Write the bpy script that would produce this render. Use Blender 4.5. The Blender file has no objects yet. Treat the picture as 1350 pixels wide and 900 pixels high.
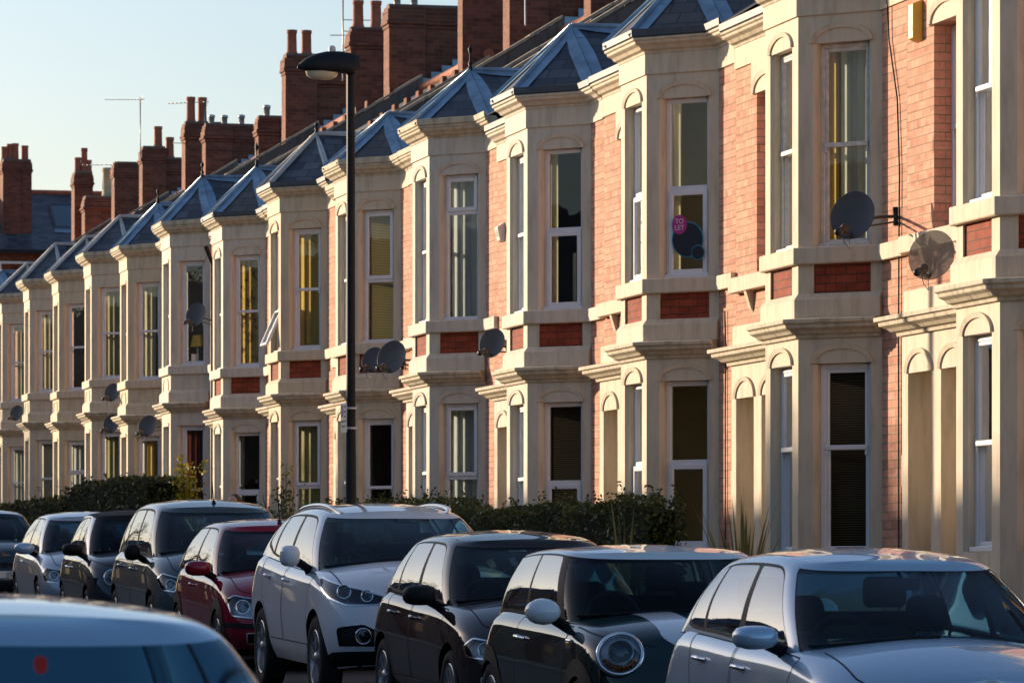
OPP_RIDGE = 7.3
SKY_STR, SKY_AIR, SKY_DUST, SKY_OZ = .15, 1.0, 1.7, 3.6
SUN_STR, SUN_COL, EXPO = 5.0, (1.0, .80, .57), .62
import bpy, bmesh, math, random
from mathutils import Vector, Matrix
from mathutils.geometry import delaunay_2d_cdt
R = math.radians; PI = math.pi
scene = bpy.context.scene
COL = scene.collection
random.seed(7)

# ------------------------------------------------------------------ tagging
def tag(o, label=None, cat=None, group=None, kind=None):
    if label: o['label'] = label
    if cat: o['category'] = cat
    if group: o['group'] = group
    if kind: o['kind'] = kind
    return o
def empty(name, loc, rz=0.0, rx=0.0, parent=None):
    o = bpy.data.objects.new(name, None); COL.objects.link(o)
    o.location = loc; o.rotation_euler = (rx, 0, rz); o.empty_display_size = .3
    if parent: o.parent = parent
    return o
def interp(tab, x):
    if x <= tab[0][0]: return tab[0][1]
    for (x0, y0), (x1, y1) in zip(tab, tab[1:]):
        if x <= x1: return y0 + (y1 - y0) * (x - x0) / (x1 - x0)
    return tab[-1][1]
def smooth_tab(tab, n=60):
    """monotone-ish cubic resample of a table"""
    xs = [p[0] for p in tab]; ys = [p[1] for p in tab]; m = []
    for i in range(len(xs)):
        if i == 0: m.append((ys[1]-ys[0])/(xs[1]-xs[0]))
        elif i == len(xs)-1: m.append((ys[-1]-ys[-2])/(xs[-1]-xs[-2]))
        else:
            m.append((ys[i+1]-ys[i-1])/(xs[i+1]-xs[i-1]))
    out = []
    for i in range(n+1):
        x = xs[0] + (xs[-1]-xs[0])*i/n
        k = max(j for j in range(len(xs)-1) if xs[j] <= x+1e-9)
        h = xs[k+1]-xs[k]; t = (x-xs[k])/h
        out.append((x, (2*t**3-3*t*t+1)*ys[k]+(t**3-2*t*t+t)*h*m[k]+(-2*t**3+3*t*t)*ys[k+1]+(t**3-t*t)*h*m[k+1]))
    return out

# ------------------------------------------------------------------ materials
class NT:
    def __init__(s, name):
        s.m = bpy.data.materials.new(name); s.m.use_nodes = True
        s.t = s.m.node_tree; s.t.nodes.clear()
        s.out = s.n('ShaderNodeOutputMaterial')
    def n(s, typ, **kw):
        nd = s.t.nodes.new(typ)
        for k, v in kw.items(): setattr(nd, k, v)
        return nd
    def l(s, a, b): s.t.links.new(a, b)
    def val(s, sock, v):
        if hasattr(v, 'is_linked') or isinstance(v, bpy.types.NodeSocket): s.l(v, sock)
        else: sock.default_value = v
    def coord(s, kind='UV'):
        return s.n('ShaderNodeTexCoord').outputs[kind]
    def mapping(s, v, scale=(1,1,1), loc=(0,0,0)):
        m = s.n('ShaderNodeMapping'); s.l(v, m.inputs['Vector'])
        m.inputs['Scale'].default_value = scale; m.inputs['Location'].default_value = loc
        return m.outputs[0]
    def noise(s, v, scale, detail=4, rough=.6):
        n = s.n('ShaderNodeTexNoise'); s.l(v, n.inputs['Vector'])
        n.inputs['Scale'].default_value = scale; n.inputs['Detail'].default_value = detail; n.inputs['Roughness'].default_value = rough
        return n.outputs['Fac']
    def ramp(s, f, p0, p1, c0=(0,0,0,1), c1=(1,1,1,1)):
        r = s.n('ShaderNodeValToRGB'); s.l(f, r.inputs[0])
        r.color_ramp.elements[0].position = p0; r.color_ramp.elements[1].position = p1
        r.color_ramp.elements[0].color = c0; r.color_ramp.elements[1].color = c1
        return r.outputs[0]
    def mix(s, f, a, b, blend='MIX'):
        m = s.n('ShaderNodeMix', data_type='RGBA', blend_type=blend)
        s.val(m.inputs[0], f); s.val(m.inputs[6], a); s.val(m.inputs[7], b)
        return m.outputs[2]
    def bump(s, h, strength=.3, dist=.01):
        b = s.n('ShaderNodeBump'); s.l(h, b.inputs['Height'])
        b.inputs['Strength'].default_value = strength; b.inputs['Distance'].default_value = dist
        return b.outputs[0]
    def principled(s, col, rough=.6, metal=0., spec=.5, normal=None, coat=0., emis=None):
        p = s.n('ShaderNodeBsdfPrincipled')
        s.val(p.inputs['Base Color'], col); s.val(p.inputs['Roughness'], rough); s.val(p.inputs['Metallic'], metal)
        p.inputs['Specular IOR Level'].default_value = spec
        p.inputs['Coat Weight'].default_value = coat; p.inputs['Coat Roughness'].default_value = .02
        if normal: s.l(normal, p.inputs['Normal'])
        if emis: p.inputs['Emission Color'].default_value = emis[0]; p.inputs['Emission Strength'].default_value = emis[1]
        return p.outputs[0]
    def done(s, sh):
        s.l(sh, s.out.inputs[0]); return s.m
def c4(c): return (c[0], c[1], c[2], 1)

def mat_plain(name, col, rough=.6, metal=0., spec=.5, var=.08, scale=6., bump=0., coat=0., emis=None):
    k = NT(name); co = k.coord('Object')
    n = k.noise(co, scale, 5)
    lo = tuple(max(0, c*(1-var)) for c in col); hi = tuple(min(1, c*(1+var)) for c in col)
    cc = k.mix(k.ramp(n, .3, .7), c4(lo), c4(hi))
    nm = k.bump(k.noise(co, scale*12, 3), bump, .01) if bump else None
    return k.done(k.principled(cc, rough, metal, spec, nm, coat, emis))

def mat_brick(name, c1, c2, mortar, var=.35, dirt=(.25,.16,.12), bumps=.5, dirtamt=.35):
    k = NT(name); uv = k.coord('UV'); ob = k.coord('Object')
    b = k.n('ShaderNodeTexBrick'); k.l(uv, b.inputs['Vector'])
    b.offset = .5; b.squash = 1.0
    b.inputs['Scale'].default_value = 1.0; b.inputs['Brick Width'].default_value = .232
    b.inputs['Row Height'].default_value = .084; b.inputs['Mortar Size'].default_value = .0065
    b.inputs['Mortar Smooth'].default_value = .15; b.inputs['Bias'].default_value = -.1
    b.inputs['Color1'].default_value = c4(c1); b.inputs['Color2'].default_value = c4(c2); b.inputs['Mortar'].default_value = c4(mortar)
    # second, finer brick pattern: some bricks laid as headers
    b2 = k.n('ShaderNodeTexBrick'); k.l(uv, b2.inputs['Vector'])
    b2.offset = .5; b2.inputs['Scale'].default_value = 1.0; b2.inputs['Brick Width'].default_value = .116
    b2.inputs['Row Height'].default_value = .084; b2.inputs['Mortar Size'].default_value = .004
    b2.inputs['Color1'].default_value = (.72,.70,.70,1); b2.inputs['Color2'].default_value = (1.12,1.1,1.08,1); b2.inputs['Mortar'].default_value = (.72,.68,.66,1)
    big = k.ramp(k.noise(k.mapping(uv,(1.1,13,1)), .55, 2), .46, .54)
    bc = k.mix(big, b.outputs['Color'], k.mix(1., b.outputs['Color'], b2.outputs['Color'], 'MULTIPLY'))
    n1 = k.noise(ob, 1.3, 5); n2 = k.noise(ob, 34., 3)
    bc = k.mix(k.ramp(n2, .35, .75), bc, k.mix(1., bc, (.80,.76,.74,1), 'MULTIPLY'))
    st = k.ramp(n1, .52, .78)
    mu = k.n('ShaderNodeMath', operation='MULTIPLY'); k.l(st, mu.inputs[0]); mu.inputs[1].default_value = dirtamt
    bc = k.mix(mu.outputs[0], bc, c4(dirt))
    hm = k.n('ShaderNodeMath', operation='MULTIPLY_ADD'); k.l(n2, hm.inputs[0]); hm.inputs[1].default_value = .35
    inv = k.n('ShaderNodeMath', operation='SUBTRACT'); inv.inputs[0].default_value = 1; k.l(b.outputs['Fac'], inv.inputs[1])
    k.l(inv.outputs[0], hm.inputs[2])
    return k.done(k.principled(bc, .85, 0, .25, k.bump(hm.outputs[0], bumps, .006)))

def mat_stone(name, col, stain=(.30,.24,.17), amt=.25, rough=.75, bump=.2, lo=.46):
    k = NT(name); ob = k.coord('Object')
    n1 = k.noise(ob, .9, 6); n2 = k.noise(k.mapping(ob,(4,4,.7)), 2.2, 6, .65); n3 = k.noise(ob, 60, 3)
    c = k.mix(k.ramp(n1,.3,.7), c4(tuple(x*.93 for x in col)), c4(tuple(min(1,x*1.05) for x in col)))
    m = k.n('ShaderNodeMath', operation='MULTIPLY'); k.l(k.ramp(n2,lo,lo+.25), m.inputs[0]); m.inputs[1].default_value = amt
    c = k.mix(m.outputs[0], c, c4(stain))
    h = k.n('ShaderNodeMath', operation='ADD'); k.l(n3, h.inputs[0]); k.l(k.noise(ob, 7, 4), h.inputs[1])
    return k.done(k.principled(c, rough, 0, .3, k.bump(h.outputs[0], bump, .006)))

def mat_slate(name, c1, c2, w=.31, h=.21, moss=.15):
    k = NT(name); uv = k.coord('UV'); ob = k.coord('Object')
    b = k.n('ShaderNodeTexBrick'); k.l(uv, b.inputs['Vector']); b.offset = .5
    b.inputs['Scale'].default_value = 1; b.inputs['Brick Width'].default_value = w; b.inputs['Row Height'].default_value = h
    b.inputs['Mortar Size'].default_value = .010; b.inputs['Mortar Smooth'].default_value = .3
    b.inputs['Color1'].default_value = c4(c1); b.inputs['Color2'].default_value = c4(c2); b.inputs['Mortar'].default_value = (.015,.015,.018,1)
    n = k.noise(ob, 2.1, 6)
    m = k.n('ShaderNodeMath', operation='MULTIPLY'); k.l(k.ramp(n,.55,.75), m.inputs[0]); m.inputs[1].default_value = moss
    c = k.mix(m.outputs[0], b.outputs['Color'], (.17,.15,.09,1))
    # each course tilts: saw-tooth height along the slope
    sx = k.n('ShaderNodeSeparateXYZ'); k.l(uv, sx.inputs[0])
    dv = k.n('ShaderNodeMath', operation='DIVIDE'); k.l(sx.outputs[1], dv.inputs[0]); dv.inputs[1].default_value = h
    fr = k.n('ShaderNodeMath', operation='FRACT'); k.l(dv.outputs[0], fr.inputs[0])
    hm = k.n('ShaderNodeMath', operation='SUBTRACT'); hm.inputs[0].default_value = 1; k.l(fr.outputs[0], hm.inputs[1])
    h2 = k.n('ShaderNodeMath', operation='MULTIPLY_ADD'); k.l(k.noise(ob, 18, 4), h2.inputs[0]); h2.inputs[1].default_value = .5; k.l(hm.outputs[0], h2.inputs[2])
    return k.done(k.principled(c, .5, 0, .5, k.bump(h2.outputs[0], .6, .02)))

def mat_glass(name, tint=(.86,.92,.92), minr=.06, ior=1.5, warp=.0):
    k = NT(name)
    t = k.n('ShaderNodeBsdfTransparent'); t.inputs[0].default_value = c4(tint)
    g = k.n('ShaderNodeBsdfGlossy'); g.inputs['Roughness'].default_value = .01; g.inputs['Color'].default_value = (.95,.97,1,1)
    f = k.n('ShaderNodeFresnel'); f.inputs['IOR'].default_value = ior
    if warp:
        nb = k.bump(k.noise(k.coord('Object'), 1.6, 2), warp, .02)
        k.l(nb, g.inputs['Normal']); k.l(nb, f.inputs['Normal'])
    mx = k.n('ShaderNodeMath', operation='MAXIMUM'); k.l(f.outputs[0], mx.inputs[0]); mx.inputs[1].default_value = minr
    ms = k.n('ShaderNodeMixShader'); k.l(mx.outputs[0], ms.inputs[0]); k.l(t.outputs[0], ms.inputs[1]); k.l(g.outputs[0], ms.inputs[2])
    return k.done(ms.outputs[0])

def mat_cloth(name, col, col2=None, stripes=0., trans=.5):
    k = NT(name); ob = k.coord('Object')
    if stripes:
        uv = k.coord('UV'); w = k.n('ShaderNodeTexWave', wave_type='BANDS', bands_direction='Y'); k.l(uv, w.inputs[0])
        w.inputs['Scale'].default_value = stripes; w.inputs['Distortion'].default_value = 0
        c = k.mix(k.ramp(w.outputs[1], .3, .6), c4(tuple(x*.35 for x in col)), c4(col))
    else:
        c = k.mix(k.ramp(k.noise(k.mapping(ob,(9,9,.4)), 3, 3), .35, .65), c4(tuple(x*.75 for x in col)), c4(col))
    if col2:
        c = k.mix(k.ramp(k.noise(ob, 9, 5), .52, .6), c, c4(col2))
    d = k.n('ShaderNodeBsdfDiffuse'); k.l(c, d.inputs[0])
    t = k.n('ShaderNodeBsdfTranslucent'); k.l(c, t.inputs[0])
    m = k.n('ShaderNodeMixShader'); m.inputs[0].default_value = trans
    k.l(d.outputs[0], m.inputs[1]); k.l(t.outputs[0], m.inputs[2])
    return k.done(m.outputs[0])

def mat_leaf(name, c1, c2):
    k = NT(name); g = k.n('ShaderNodeNewGeometry'); ob = k.coord('Object')
    c = k.mix(g.outputs['Random Per Island'], c4(c1), c4(c2))
    c = k.mix(k.ramp(k.noise(ob, 1.4, 3), .4, .65), c, k.mix(1., c, (.55,.6,.45,1), 'MULTIPLY'))
    d = k.principled(c, .55, 0, .35)
    t = k.n('ShaderNodeBsdfTranslucent'); k.l(c, t.inputs[0])
    m = k.n('ShaderNodeMixShader'); m.inputs[0].default_value = .3; k.l(d, m.inputs[1]); k.l(t.outputs[0], m.inputs[2])
    return k.done(m.outputs[0])

def mat_paint(name, col, metal=.0, rough=.3, coat=1., flake=.06):
    k = NT(name); ob = k.coord('Object')
    c = k.mix(k.ramp(k.noise(ob, 2.5, 5), .3, .7), c4(tuple(x*(1-flake) for x in col)), c4(col))
    # road film: dull low down
    sx = k.n('ShaderNodeSeparateXYZ'); k.l(ob, sx.inputs[0])
    a = k.n('ShaderNodeMath', operation='MULTIPLY_ADD'); k.l(k.noise(ob, 9, 5), a.inputs[0]); a.inputs[1].default_value = .5; k.l(sx.outputs[2], a.inputs[2])
    f = k.ramp(a.outputs[0], .3, .75, (.10,.10,.10,1), (0,0,0,1))
    c = k.mix(f, c, (.10,.09,.08,1))
    return k.done(k.principled(c, rough, metal, 0., None, coat))

M = {}
M['brick'] = mat_brick('facing_brick', (.72,.37,.26), (.59,.265,.175), (.36,.25,.16), dirtamt=.22)
M['panelbrick'] = mat_brick('red_panel_brick', (.36,.075,.035), (.27,.055,.03), (.13,.05,.035), bumps=.3)
M['chimbrick'] = mat_brick('chimney_brick', (.26,.088,.056), (.155,.054,.038), (.19,.13,.09), dirt=(.05,.035,.03), dirtamt=.5)
M['stone'] = mat_stone('painted_stone_cream', (.64,.545,.415), amt=.5)
M['stone2'] = mat_stone('painted_stone_buff', (.63,.535,.40), amt=.5)
M['stone3'] = mat_stone('painted_stone_pale', (.64,.565,.455), amt=.5)
M['stone4'] = mat_stone('painted_stone_ochre', (.62,.515,.36), amt=.5)
M['stone5'] = mat_stone('painted_stone_grey', (.58,.53,.45), amt=.5)
M['cornice'] = mat_stone('weathered_cornice', (.56,.49,.37), (.13,.10,.06), .65, .8, .3, .47)
M['coping'] = mat_stone('parapet_coping', (.50,.42,.31), (.14,.11,.07), .6, .9, .4)
M['render'] = mat_stone('dark_parapet_render', (.20,.17,.15), (.07,.06,.05), .6, .95, .5)
M['lead'] = mat_plain('lead_flashing', (.25,.36,.46), .38, .3, .5, .35, 3.5, .3)
M['mortarhip'] = mat_plain('mortar_hip', (.62,.60,.56), .8, 0, .3, .15, 5, .2)
M['slate'] = mat_slate('slate_roof', (.105,.108,.12), (.03,.033,.045))
M['slate_brown'] = mat_slate('weathered_slate', (.105,.085,.07), (.06,.05,.045), moss=.35)
M['slate_fine'] = mat_slate('old_slate', (.12,.10,.085), (.075,.066,.06), .22, .12, .3)
M['upvc'] = mat_plain('white_window_frame', (.74,.74,.76), .35, 0, .5, .03, 5)
M['oldwood'] = mat_plain('flaking_white_paint', (.66,.62,.56), .6, 0, .4, .2, 14, .3)
M['glass'] = mat_glass('window_glass', (.84,.88,.86), .04, 1.5, .12)
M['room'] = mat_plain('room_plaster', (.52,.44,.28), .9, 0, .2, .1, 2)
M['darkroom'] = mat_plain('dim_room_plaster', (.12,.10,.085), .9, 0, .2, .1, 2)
M['door'] = mat_plain('dark_door_paint', (.05,.06,.07), .4, 0, .5, .1, 4)
M['terracotta'] = mat_plain('terracotta_pot', (.40,.13,.075), .8, 0, .3, .25, 5, .2)
M['buffpot'] = mat_plain('buff_pot', (.50,.42,.27), .8, 0, .3, .25, 5, .2)
M['cowl'] = mat_plain('metal_cowl', (.45,.46,.48), .4, .6, .5, .15, 8)
M['black'] = mat_plain('black_iron', (.012,.012,.014), .6, 0, .3, .3, 8)
M['gutter'] = mat_plain('lead_gutter', (.055,.065,.085), .5, .2, .5, .25, 5)
M['asphalt'] = mat_plain('asphalt', (.05,.05,.052), .9, 0, .3, .3, 5, .4)
M['paving'] = mat_plain('concrete_paving', (.16,.15,.14), .9, 0, .3, .25, 3, .3)
M['kerb'] = mat_plain('granite_kerb', (.30,.29,.28), .85, 0, .3, .2, 6, .3)
M['earth'] = mat_plain('garden_earth', (.09,.075,.05), .95, 0, .2, .4, 3, .5)
M['grass'] = mat_plain('rough_grass', (.06,.08,.03), .95, 0, .2, .4, 2, .5)
M['roadpaint'] = mat_plain('road_paint', (.55,.55,.52), .8, 0, .3, .2, 9)
M['curtain_yellow'] = mat_cloth('yellow_curtain', (.82,.60,.18), trans=.6)
M['curtain_cream'] = mat_cloth('cream_curtain', (.80,.72,.52), trans=.6)
M['curtain_grey'] = mat_cloth('pale_grey_curtain', (.74,.76,.70), trans=.6)
M['curtain_blue'] = mat_cloth('blue_curtain', (.10,.20,.30))
M['curtain_green'] = mat_cloth('olive_curtain', (.58,.53,.30), trans=.6)
M['curtain_red'] = mat_cloth('dark_red_curtain', (.14,.03,.03))
M['curtain_floral'] = mat_cloth('floral_curtain', (.82,.60,.20), (.28,.17,.08), trans=.6)
M['net'] = mat_cloth('net_curtain', (.76,.80,.82), trans=.6)
M['blind_cream'] = mat_cloth('cream_slatted_blind', (.80,.62,.28), stripes=13.0)
M['blind_white'] = mat_cloth('white_slatted_blind', (.62,.62,.58), stripes=13.0)
M['blind_dark'] = mat_cloth('dark_slatted_blind', (.12,.10,.075), stripes=13.0)
M['hedge'] = mat_leaf('privet_leaf', (.045,.065,.018), (.10,.12,.035))
M['hedge_dark'] = mat_leaf('dark_hedge_leaf', (.028,.042,.015), (.065,.08,.025))
M['yellowleaf'] = mat_leaf('golden_leaf', (.55,.44,.03), (.26,.25,.03))
M['greenleaf'] = mat_leaf('garden_leaf', (.05,.08,.025), (.10,.11,.035))
M['spike'] = mat_leaf('spiky_leaf', (.10,.12,.05), (.16,.15,.06))
M['twig'] = mat_plain('hedge_twig', (.07,.05,.035), .9)
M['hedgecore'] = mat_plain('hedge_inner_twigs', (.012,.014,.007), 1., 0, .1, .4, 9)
M['dish'] = mat_plain('grey_dish', (.05,.053,.06), .45, .1, .5, .15, 4)
M['dish_pale'] = mat_plain('weathered_dish', (.24,.215,.18), .5, .1, .5, .2, 4)
k = NT('translucent_dish'); _c = k.mix(k.ramp(k.noise(k.coord('Object'), 5, 4), .3, .7), (.20,.175,.14,1), (.30,.27,.22,1)); _t = k.n('ShaderNodeBsdfTransparent'); _m = k.n('ShaderNodeMixShader'); _m.inputs[0].default_value = .68
k.l(_t.outputs[0], _m.inputs[1]); k.l(k.principled(_c, .6, 0, .3), _m.inputs[2]); M['dish_pale'] = k.done(_m.outputs[0])
M['plastic'] = mat_plain('black_plastic', (.02,.02,.022), .5, 0, .4, .2, 6)
M['yellowbox'] = mat_plain('yellow_plastic', (.62,.36,.03), .45, 0, .5, .06, 6)
M['whitebox'] = mat_plain('white_plastic', (.66,.64,.60), .5, 0, .5, .05, 6)
M['blue'] = mat_plain('sign_blue', (.03,.06,.28), .4)
M['signwhite'] = mat_plain('sign_white', (.66,.66,.64), .4)
M['magenta'] = mat_plain('magenta_print', (.40,.015,.22), .4)
M['cyan'] = mat_plain('cyan_print', (.02,.25,.42), .4)
M['signblack'] = mat_plain('black_print', (.008,.008,.012), .4)
M['bulb'] = mat_plain('lamp_glow', (.9,.85,.7), .5, emis=((1,.85,.6,1), 2.0))
M['alu'] = mat_plain('aluminium_rod', (.5,.48,.45), .4, .7)
# cars
M['carglass'] = mat_glass('tinted_car_glass', (.34,.52,.55), .02, 1.28)
M['carside'] = mat_glass('car_side_glass', (.42,.50,.52), .15, 3.0)
M['lampglass'] = mat_glass('lamp_lens', (.88,.9,.92), .06, 1.5)
M['trim'] = mat_plain('black_trim', (.010,.010,.011), .6, 0, .2, .2, 6)
M['seat'] = mat_plain('dark_seat_cloth', (.022,.022,.026), .85, 0, .3, .3, 9)
M['tyre'] = mat_plain('tyre_rubber', (.018,.018,.018), .85, 0, .3, .2, 9)
M['alloy'] = mat_plain('wheel_alloy', (.45,.46,.48), .3, .8, .5, .1, 9)
M['chrome'] = mat_plain('chrome', (.75,.76,.78), .1, 1., .5, .03, 5)
M['reflector'] = mat_plain('lamp_reflector', (.70,.72,.75), .3, .25, .5, .3, 18)
M['amber'] = mat_plain('amber_lens', (.60,.18,.03), .25)
M['redlens'] = mat_plain('red_lens', (.45,.02,.02), .25)
M['plate'] = mat_plain('number_plate_white', (.72,.72,.68), .35)
M['lampdark'] = mat_plain('dark_lamp_reflector', (.10,.11,.125), .2, .8, .5, .4, 18)
M['p_silver'] = mat_paint('silver_sky_tinted_paint', (.45,.56,.67), .3, .3)  # silver paint with the sky's blue reflection put into its base colour
M['p_silver2'] = mat_paint('pale_silver_paint', (.46,.50,.54), .35, .3)
M['p_white'] = mat_paint('white_paint', (.74,.75,.77), .0, .3)
M['p_brown'] = mat_paint('dark_bronze_paint', (.030,.025,.025), .0, .5)
M['p_green'] = mat_paint('dark_green_paint', (.008,.028,.028), .0, .45)
M['p_red'] = mat_paint('dark_red_paint', (.26,.008,.024), .0, .45)
M['p_bluegrey'] = mat_paint('blue_grey_paint', (.07,.10,.11), .2, .4)
M['p_grey'] = mat_paint('charcoal_paint', (.035,.045,.052), .2, .4)
M['p_navy'] = mat_paint('navy_paint', (.02,.035,.05), .2, .4)
M['p_sky'] = mat_paint('light_blue_paint', (.42,.57,.72), .35, .28)
M['softtop'] = mat_plain('black_soft_top', (.012,.012,.014), .8, 0, .3, .2, 9)
M['skin'] = mat_plain('skin', (.50,.30,.21), .55, 0, .4, .08, 9)
M['hair'] = mat_plain('dark_hair', (.035,.018,.012), .5, 0, .5, .4, 30)
M['coat'] = mat_plain('dark_coat', (.03,.03,.04), .9)

# ------------------------------------------------------------------ mesh builder
class MB:
    def __init__(s): s.v = []; s.f = []; s.mi = []; s.sm = []
    def pt(s, p): s.v.append(tuple(p)); return len(s.v)-1
    def face(s, pts, mi=0, sm=False):
        s.f.append([s.pt(p) for p in pts]); s.mi.append(mi); s.sm.append(sm)
    def facei(s, idx, mi=0, sm=False):
        s.f.append(list(idx)); s.mi.append(mi); s.sm.append(sm)
    def hexa(s, p, mi=0):
        """p: 8 points, bottom ring 0-3 then top ring 4-7"""
        i = [s.pt(q) for q in p]
        for q in ((3,2,1,0),(4,5,6,7),(0,1,5,4),(1,2,6,5),(2,3,7,6),(3,0,4,7)):
            s.facei([i[k] for k in q], mi)
    def box(s, x0, x1, y0, y1, z0, z1, mi=0):
        s.hexa([(x0,y0,z0),(x1,y0,z0),(x1,y1,z0),(x0,y1,z0),(x0,y0,z1),(x1,y0,z1),(x1,y1,z1),(x0,y1,z1)], mi)
    def obox(s, F, u0, u1, m0, m1, z0, z1, mi=0):
        """box in a wall frame F=(O,d,n): u along, m outward"""
        P = lambda u, m, z: fp(F, u, m, z)
        s.hexa([P(u0,m1,z0),P(u0,m0,z0),P(u1,m0,z0),P(u1,m1,z0),P(u0,m1,z1),P(u0,m0,z1),P(u1,m0,z1),P(u1,m1,z1)], mi)
    def sweep(s, path, prof, mi=0, closed=False, caps=True):
        """path: plan points, outward = left of travel; prof: (out, z)"""
        n = len(path); offs = []
        for i in range(n):
            a = Vector(path[i-1]) if (i > 0 or closed) else None
            b = Vector(path[i]); c = Vector(path[(i+1) % n]) if (i < n-1 or closed) else None
            n1 = Vector((-(b-a).y, (b-a).x)).normalized() if a is not None else None
            n2 = Vector((-(c-b).y, (c-b).x)).normalized() if c is not None else None
            if n1 is None: m = n2
            elif n2 is None: m = n1
            else:
                m = (n1+n2).normalized(); m = m / max(.3, m.dot(n1))
            offs.append((b, m))
        rows = []
        for b, m in offs:
            rows.append([s.pt((b.x+m.x*o, b.y+m.y*o, z)) for o, z in prof])
        for i in range(n-1 + (1 if closed else 0)):
            r0, r1 = rows[i], rows[(i+1) % n]
            for j in range(len(prof)-1):
                s.facei((r0[j], r1[j], r1[j+1], r0[j+1]), mi)
        if caps and not closed:
            s.facei(rows[0], mi); s.facei(list(reversed(rows[-1])), mi)
    def tube(s, pts, r, n=8, mi=0, caps=True, sm=True):
        pts = [Vector(p) for p in pts]
        rs = r if isinstance(r, (list, tuple)) else [r]*len(pts)
        rows = []; up = None
        for i, p in enumerate(pts):
            t = ((pts[min(i+1, len(pts)-1)] - pts[max(i-1, 0)])).normalized()
            if up is None:
                up = Vector((0,0,1)) if abs(t.z) < .9 else Vector((1,0,0))
            a = t.cross(up).normalized(); b = a.cross(t).normalized(); up = b
            rows.append([s.pt(p + (a*math.cos(k*2*PI/n) + b*math.sin(k*2*PI/n))*rs[i]) for k in range(n)])
        for i in range(len(rows)-1):
            for k in range(n):
                s.facei((rows[i][k], rows[i+1][k], rows[i+1][(k+1)%n], rows[i][(k+1)%n]), mi, sm)
        if caps:
            s.facei(list(reversed(rows[0])), mi); s.facei(rows[-1], mi)
    def lathe(s, prof, n=20, mat=Matrix.Identity(4), mi=0, sm=True, caps=False):
        """prof: (r, h) about local z of mat"""
        rows = []
        for r, h in prof:
            rows.append([s.pt(mat @ Vector((r*math.cos(k*2*PI/n), r*math.sin(k*2*PI/n), h))) for k in range(n)])
        for i in range(len(rows)-1):
            for k in range(n):
                s.facei((rows[i][k], rows[i][(k+1)%n], rows[i+1][(k+1)%n], rows[i+1][k]), mi, sm)
        if caps:
            s.facei(list(reversed(rows[0])), mi); s.facei(rows[-1], mi)
    def build(s, name, mats, parent=None, dz=0., bevel=0., uvoff=(0,0), segs=2):
        me = bpy.data.meshes.new(name)
        vs = [(x, y, z+dz) for x, y, z in s.v] if dz else s.v
        me.from_pydata(vs, [], s.f)
        if not isinstance(mats, (list, tuple)): mats = [mats]
        for m in mats: me.materials.append(m)
        me.polygons.foreach_set('material_index', s.mi)
        me.polygons.foreach_set('use_smooth', s.sm)
        me.update()
        uv = me.uv_layers.new(name='UVMap').data
        co = [v.co for v in me.vertices]
        for p in me.polygons:
            nx, ny, nz = p.normal
            h = math.hypot(nx, ny)
            if h < .25:
                for li, vi in zip(p.loop_indices, p.vertices):
                    uv[li].uv = (co[vi].x+uvoff[0], co[vi].y+uvoff[1])
            else:
                tx, ty = -ny/h, nx/h
                bx, by, bz = (-nz*ty)*-1, (nz*tx)*-1, h   # slope direction (points up)
                bx, by = -nx*nz/h, -ny*nz/h
                for li, vi in zip(p.loop_indices, p.vertices):
                    c = co[vi]
                    uv[li].uv = (c.x*tx+c.y*ty+uvoff[0], c.x*bx+c.y*by+c.z*bz+uvoff[1])
        o = bpy.data.objects.new(name, me); COL.objects.link(o)
        if parent: o.parent = parent
        if bevel:
            b = o.modifiers.new('Bevel', 'BEVEL'); b.width = bevel; b.segments = segs; b.limit_method = 'ANGLE'; b.angle_limit = R(40)
        return o
def fp(F, u, m, z):
    O, d, n = F
    return (O[0]+d[0]*u+n[0]*m, O[1]+d[1]*u+n[1]*m, z)
def wall_frame(p0, p1):
    dx, dy = p1[0]-p0[0], p1[1]-p0[1]; L = math.hypot(dx, dy)
    return ((p0[0], p0[1]), (dx/L, dy/L), (-dy/L, dx/L)), L
def text_mesh(s, size, mat, name, parent, M4, extrude=.002):
    cu = bpy.data.curves.new('t', 'FONT'); cu.body = s; cu.size = size; cu.align_x = 'CENTER'; cu.align_y = 'CENTER'; cu.extrude = extrude
    to = bpy.data.objects.new('t', cu); COL.objects.link(to)
    me = bpy.data.meshes.new_from_object(to.evaluated_get(bpy.context.evaluated_depsgraph_get()))
    bpy.data.objects.remove(to)
    me.materials.clear(); me.materials.append(mat); me.name = name
    me.transform(M4)
    o = bpy.data.objects.new(name, me); COL.objects.link(o); o.parent = parent
    return o
# ================================================================== ground
ROADT = [(-60,-1.7),(0,-1.56),(10,-1.5),(22,-1.34),(35,-1.08),(55,-.68),(80,-.28),(120,.25),(200,1.2),(420,3.)]
ROADS = smooth_tab(ROADT, 240)
def road(y): return interp(ROADS, y)
def strip(name, x0, x1, dz, mat, y0=-60., y1=200., n=130, kind='structure', thick=0., nx=1, jitter=0.):
    mb = MB()
    ys = [y0+(y1-y0)*i/n for i in range(n+1)]
    for a, b in zip(ys, ys[1:]):
        za, zb = road(a)+dz, road(b)+dz
        if thick:
            mb.hexa([(x0,a,za-thick),(x1,a,za-thick),(x1,b,zb-thick),(x0,b,zb-thick),(x0,a,za),(x1,a,za),(x1,b,zb),(x0,b,zb)])
        else:
            mb.face([(x0,a,za),(x1,a,za),(x1,b,zb),(x0,b,zb)])
    return tag(mb.build(name, mat), kind=kind)
KX = 8.5          # kerb on the terrace side
mb = MB()
gy = [-420,-60]+[-60+4*i for i in range(1,66)]+[420]
for a, b in zip(gy, gy[1:]):
    za, zb = road(a)-.06, road(b)-.06
    for x0, x1 in ((-900,-40),(-40,40),(40,900)):
        mb.face([(x0,a,za),(x1,a,za),(x1,b,zb),(x0,b,zb)])
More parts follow.
